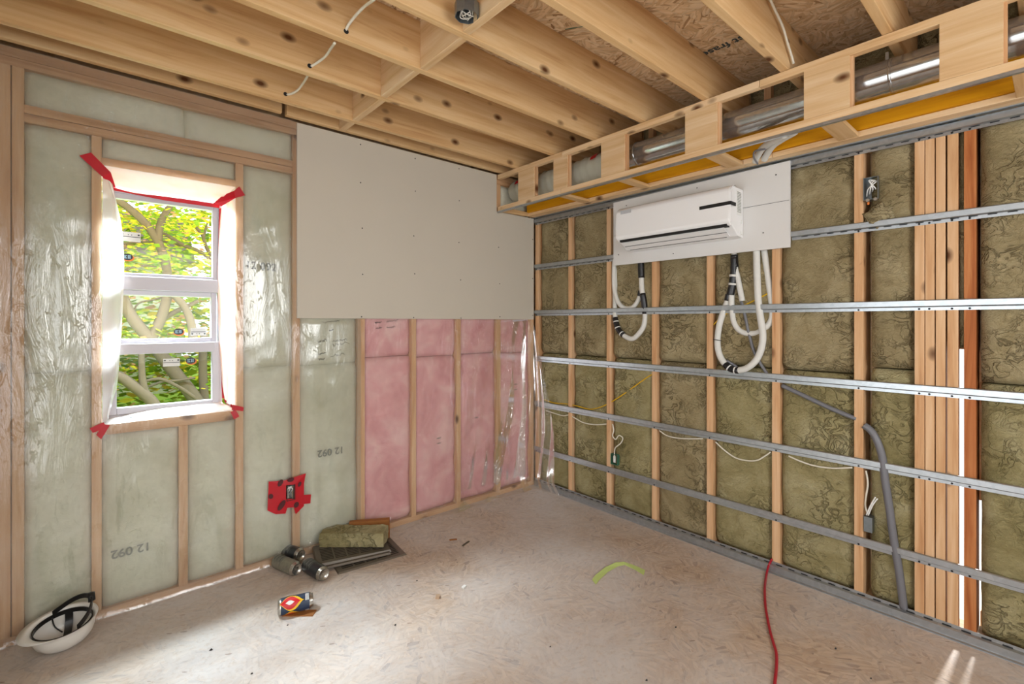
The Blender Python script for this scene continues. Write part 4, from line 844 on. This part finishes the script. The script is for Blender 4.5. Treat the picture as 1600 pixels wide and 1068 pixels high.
limb([(-2.477, 3.1, 2.309), (-2.45, 3.1, 2.52), (-2.362, 3.1, 2.716), (-2.339, 3.1, 2.842)], .04, .02); limb([(-2.175, 3, 1.206), (-2.198, 3, 1.433), (-2.255, 3, 1.616), (-2.35, 3, 1.748), (-2.405, 3, 1.879)], .045, .03)
limb([(-2.452, 3.2, 1.474), (-2.329, 3.2, 1.564), (-2.231, 3.2, 1.621), (-2.106, 3.2, 1.695)], .03, .02); limb([(-2.033, 3.2, 0.405), (-2.058, 3.2, 0.766), (-2.064, 3.2, 1.052), (-2.046, 3.2, 1.338)], .045, .04)
limb([(-2.465, 3.3, 2.433), (-2.375, 3.3, 2.402), (-2.242, 3.3, 2.319), (-2.123, 3.3, 2.274), (-1.999, 3.3, 2.198), (-1.924, 3.3, 2.035)], .018, .022); limb([(-2.153, 3.3, 2.558), (-2.061, 3.3, 2.461), (-2.018, 3.3, 2.32), (-1.968, 3.3, 2.216)], .016, .02)
limb([(-2.043, 3.3, 2.412), (-2.018, 3.3, 2.539), (-1.999, 3.3, 2.615)], .014, .008); limb([(-2.751, 3.4, 2.29), (-2.574, 3.4, 2.323), (-2.366, 3.4, 2.346), (-2.248, 3.4, 2.316)], .010, .012); limb([(-2.592, 2.9, 0.872), (-2.478, 2.9, 0.883), (-2.344, 2.9, 0.806), (-2.206, 2.9, 0.687), (-2.033, 2.9, 0.518)], .016, .02)
limb([(-2.687, 3.3, 1.48), (-2.634, 3.3, 1.649), (-2.499, 3.3, 1.7), (-2.375, 3.3, 1.746)], .010, .010); limb([(-2.775, 3.3, 1.93), (-2.713, 3.3, 2.014), (-2.581, 3.3, 2.058), (-2.471, 3.3, 2.053)], .012, .010); limb([(-2.564, 3, 0.802), (-2.442, 3, 0.845), (-2.306, 3, 0.847), (-2.164, 3, 0.863)], .014, .012)
def leaves(n, fn, sz, name, label=None, parent=None, mat='leaf'):
    mb = MB(); V = mb.v; Fc = mb.f
    for i in range(n):
        p = fn(); s_ = rnd.uniform(*sz); a = rnd.uniform(0, 2*PI); tl = rnd.uniform(-.9, .9)
        u = Vector((math.cos(a), math.sin(a), rnd.uniform(-.3, .3)))*s_; v = Vector((-math.sin(a), math.cos(a), tl))*s_*.55
        k = len(V); V += [tuple(p-u), tuple(p+v), tuple(p+u), tuple(p-v)]; Fc.append((k, k+1, k+2, k+3))
    return mb.build(name, mat, parent, kind='stuff')
def crown():
    while 1:
        p = Vector((rnd.uniform(-4.6, -1.0), rnd.uniform(2.7, 5.5), rnd.uniform(.6, 3.9)))
        q = noise.noise(p*1.6)+.10*(p.z-1.9)
        if p.z > 1.9+.0*p.y or (q > .05): 
            if noise.noise(p*2.4+Vector((7, 0, 0))) > -.18: return p
leaves(15000, crown, (.022, .048), 'leaves', None, tr)
def hedge(x0, x1, y0, y1, z0, z1):
    def f():
        while 1:
            p = Vector((rnd.uniform(x0, x1), rnd.uniform(y0, y1), z0+(z1-z0)*rnd.random()**.8))
            if noise.noise(p*.55) > -.22: return p
    return f
hg = leaves(12000, hedge(-9, 4, 9, 12, -.6, 4.6), (.08, .17), 'background_shrubs'); hg['label'] = 'blurred green shrubs and trees far beyond the maple'; hg['category'] = 'shrubs'
hs = thing('neighbour_house', 'pale house wall glimpsed through the leaves beyond the maple', 'building', (-4, 14, -.6))
MB().box(-8, 14, -.6, -1, 17, 3.2).build('wall', 'cement', hs); MB().prism([(13.6, 3.2), (17.4, 3.2), (15.5, 4.8)], -8.3, -.7, 'x').build('roof', 'bark', hs)
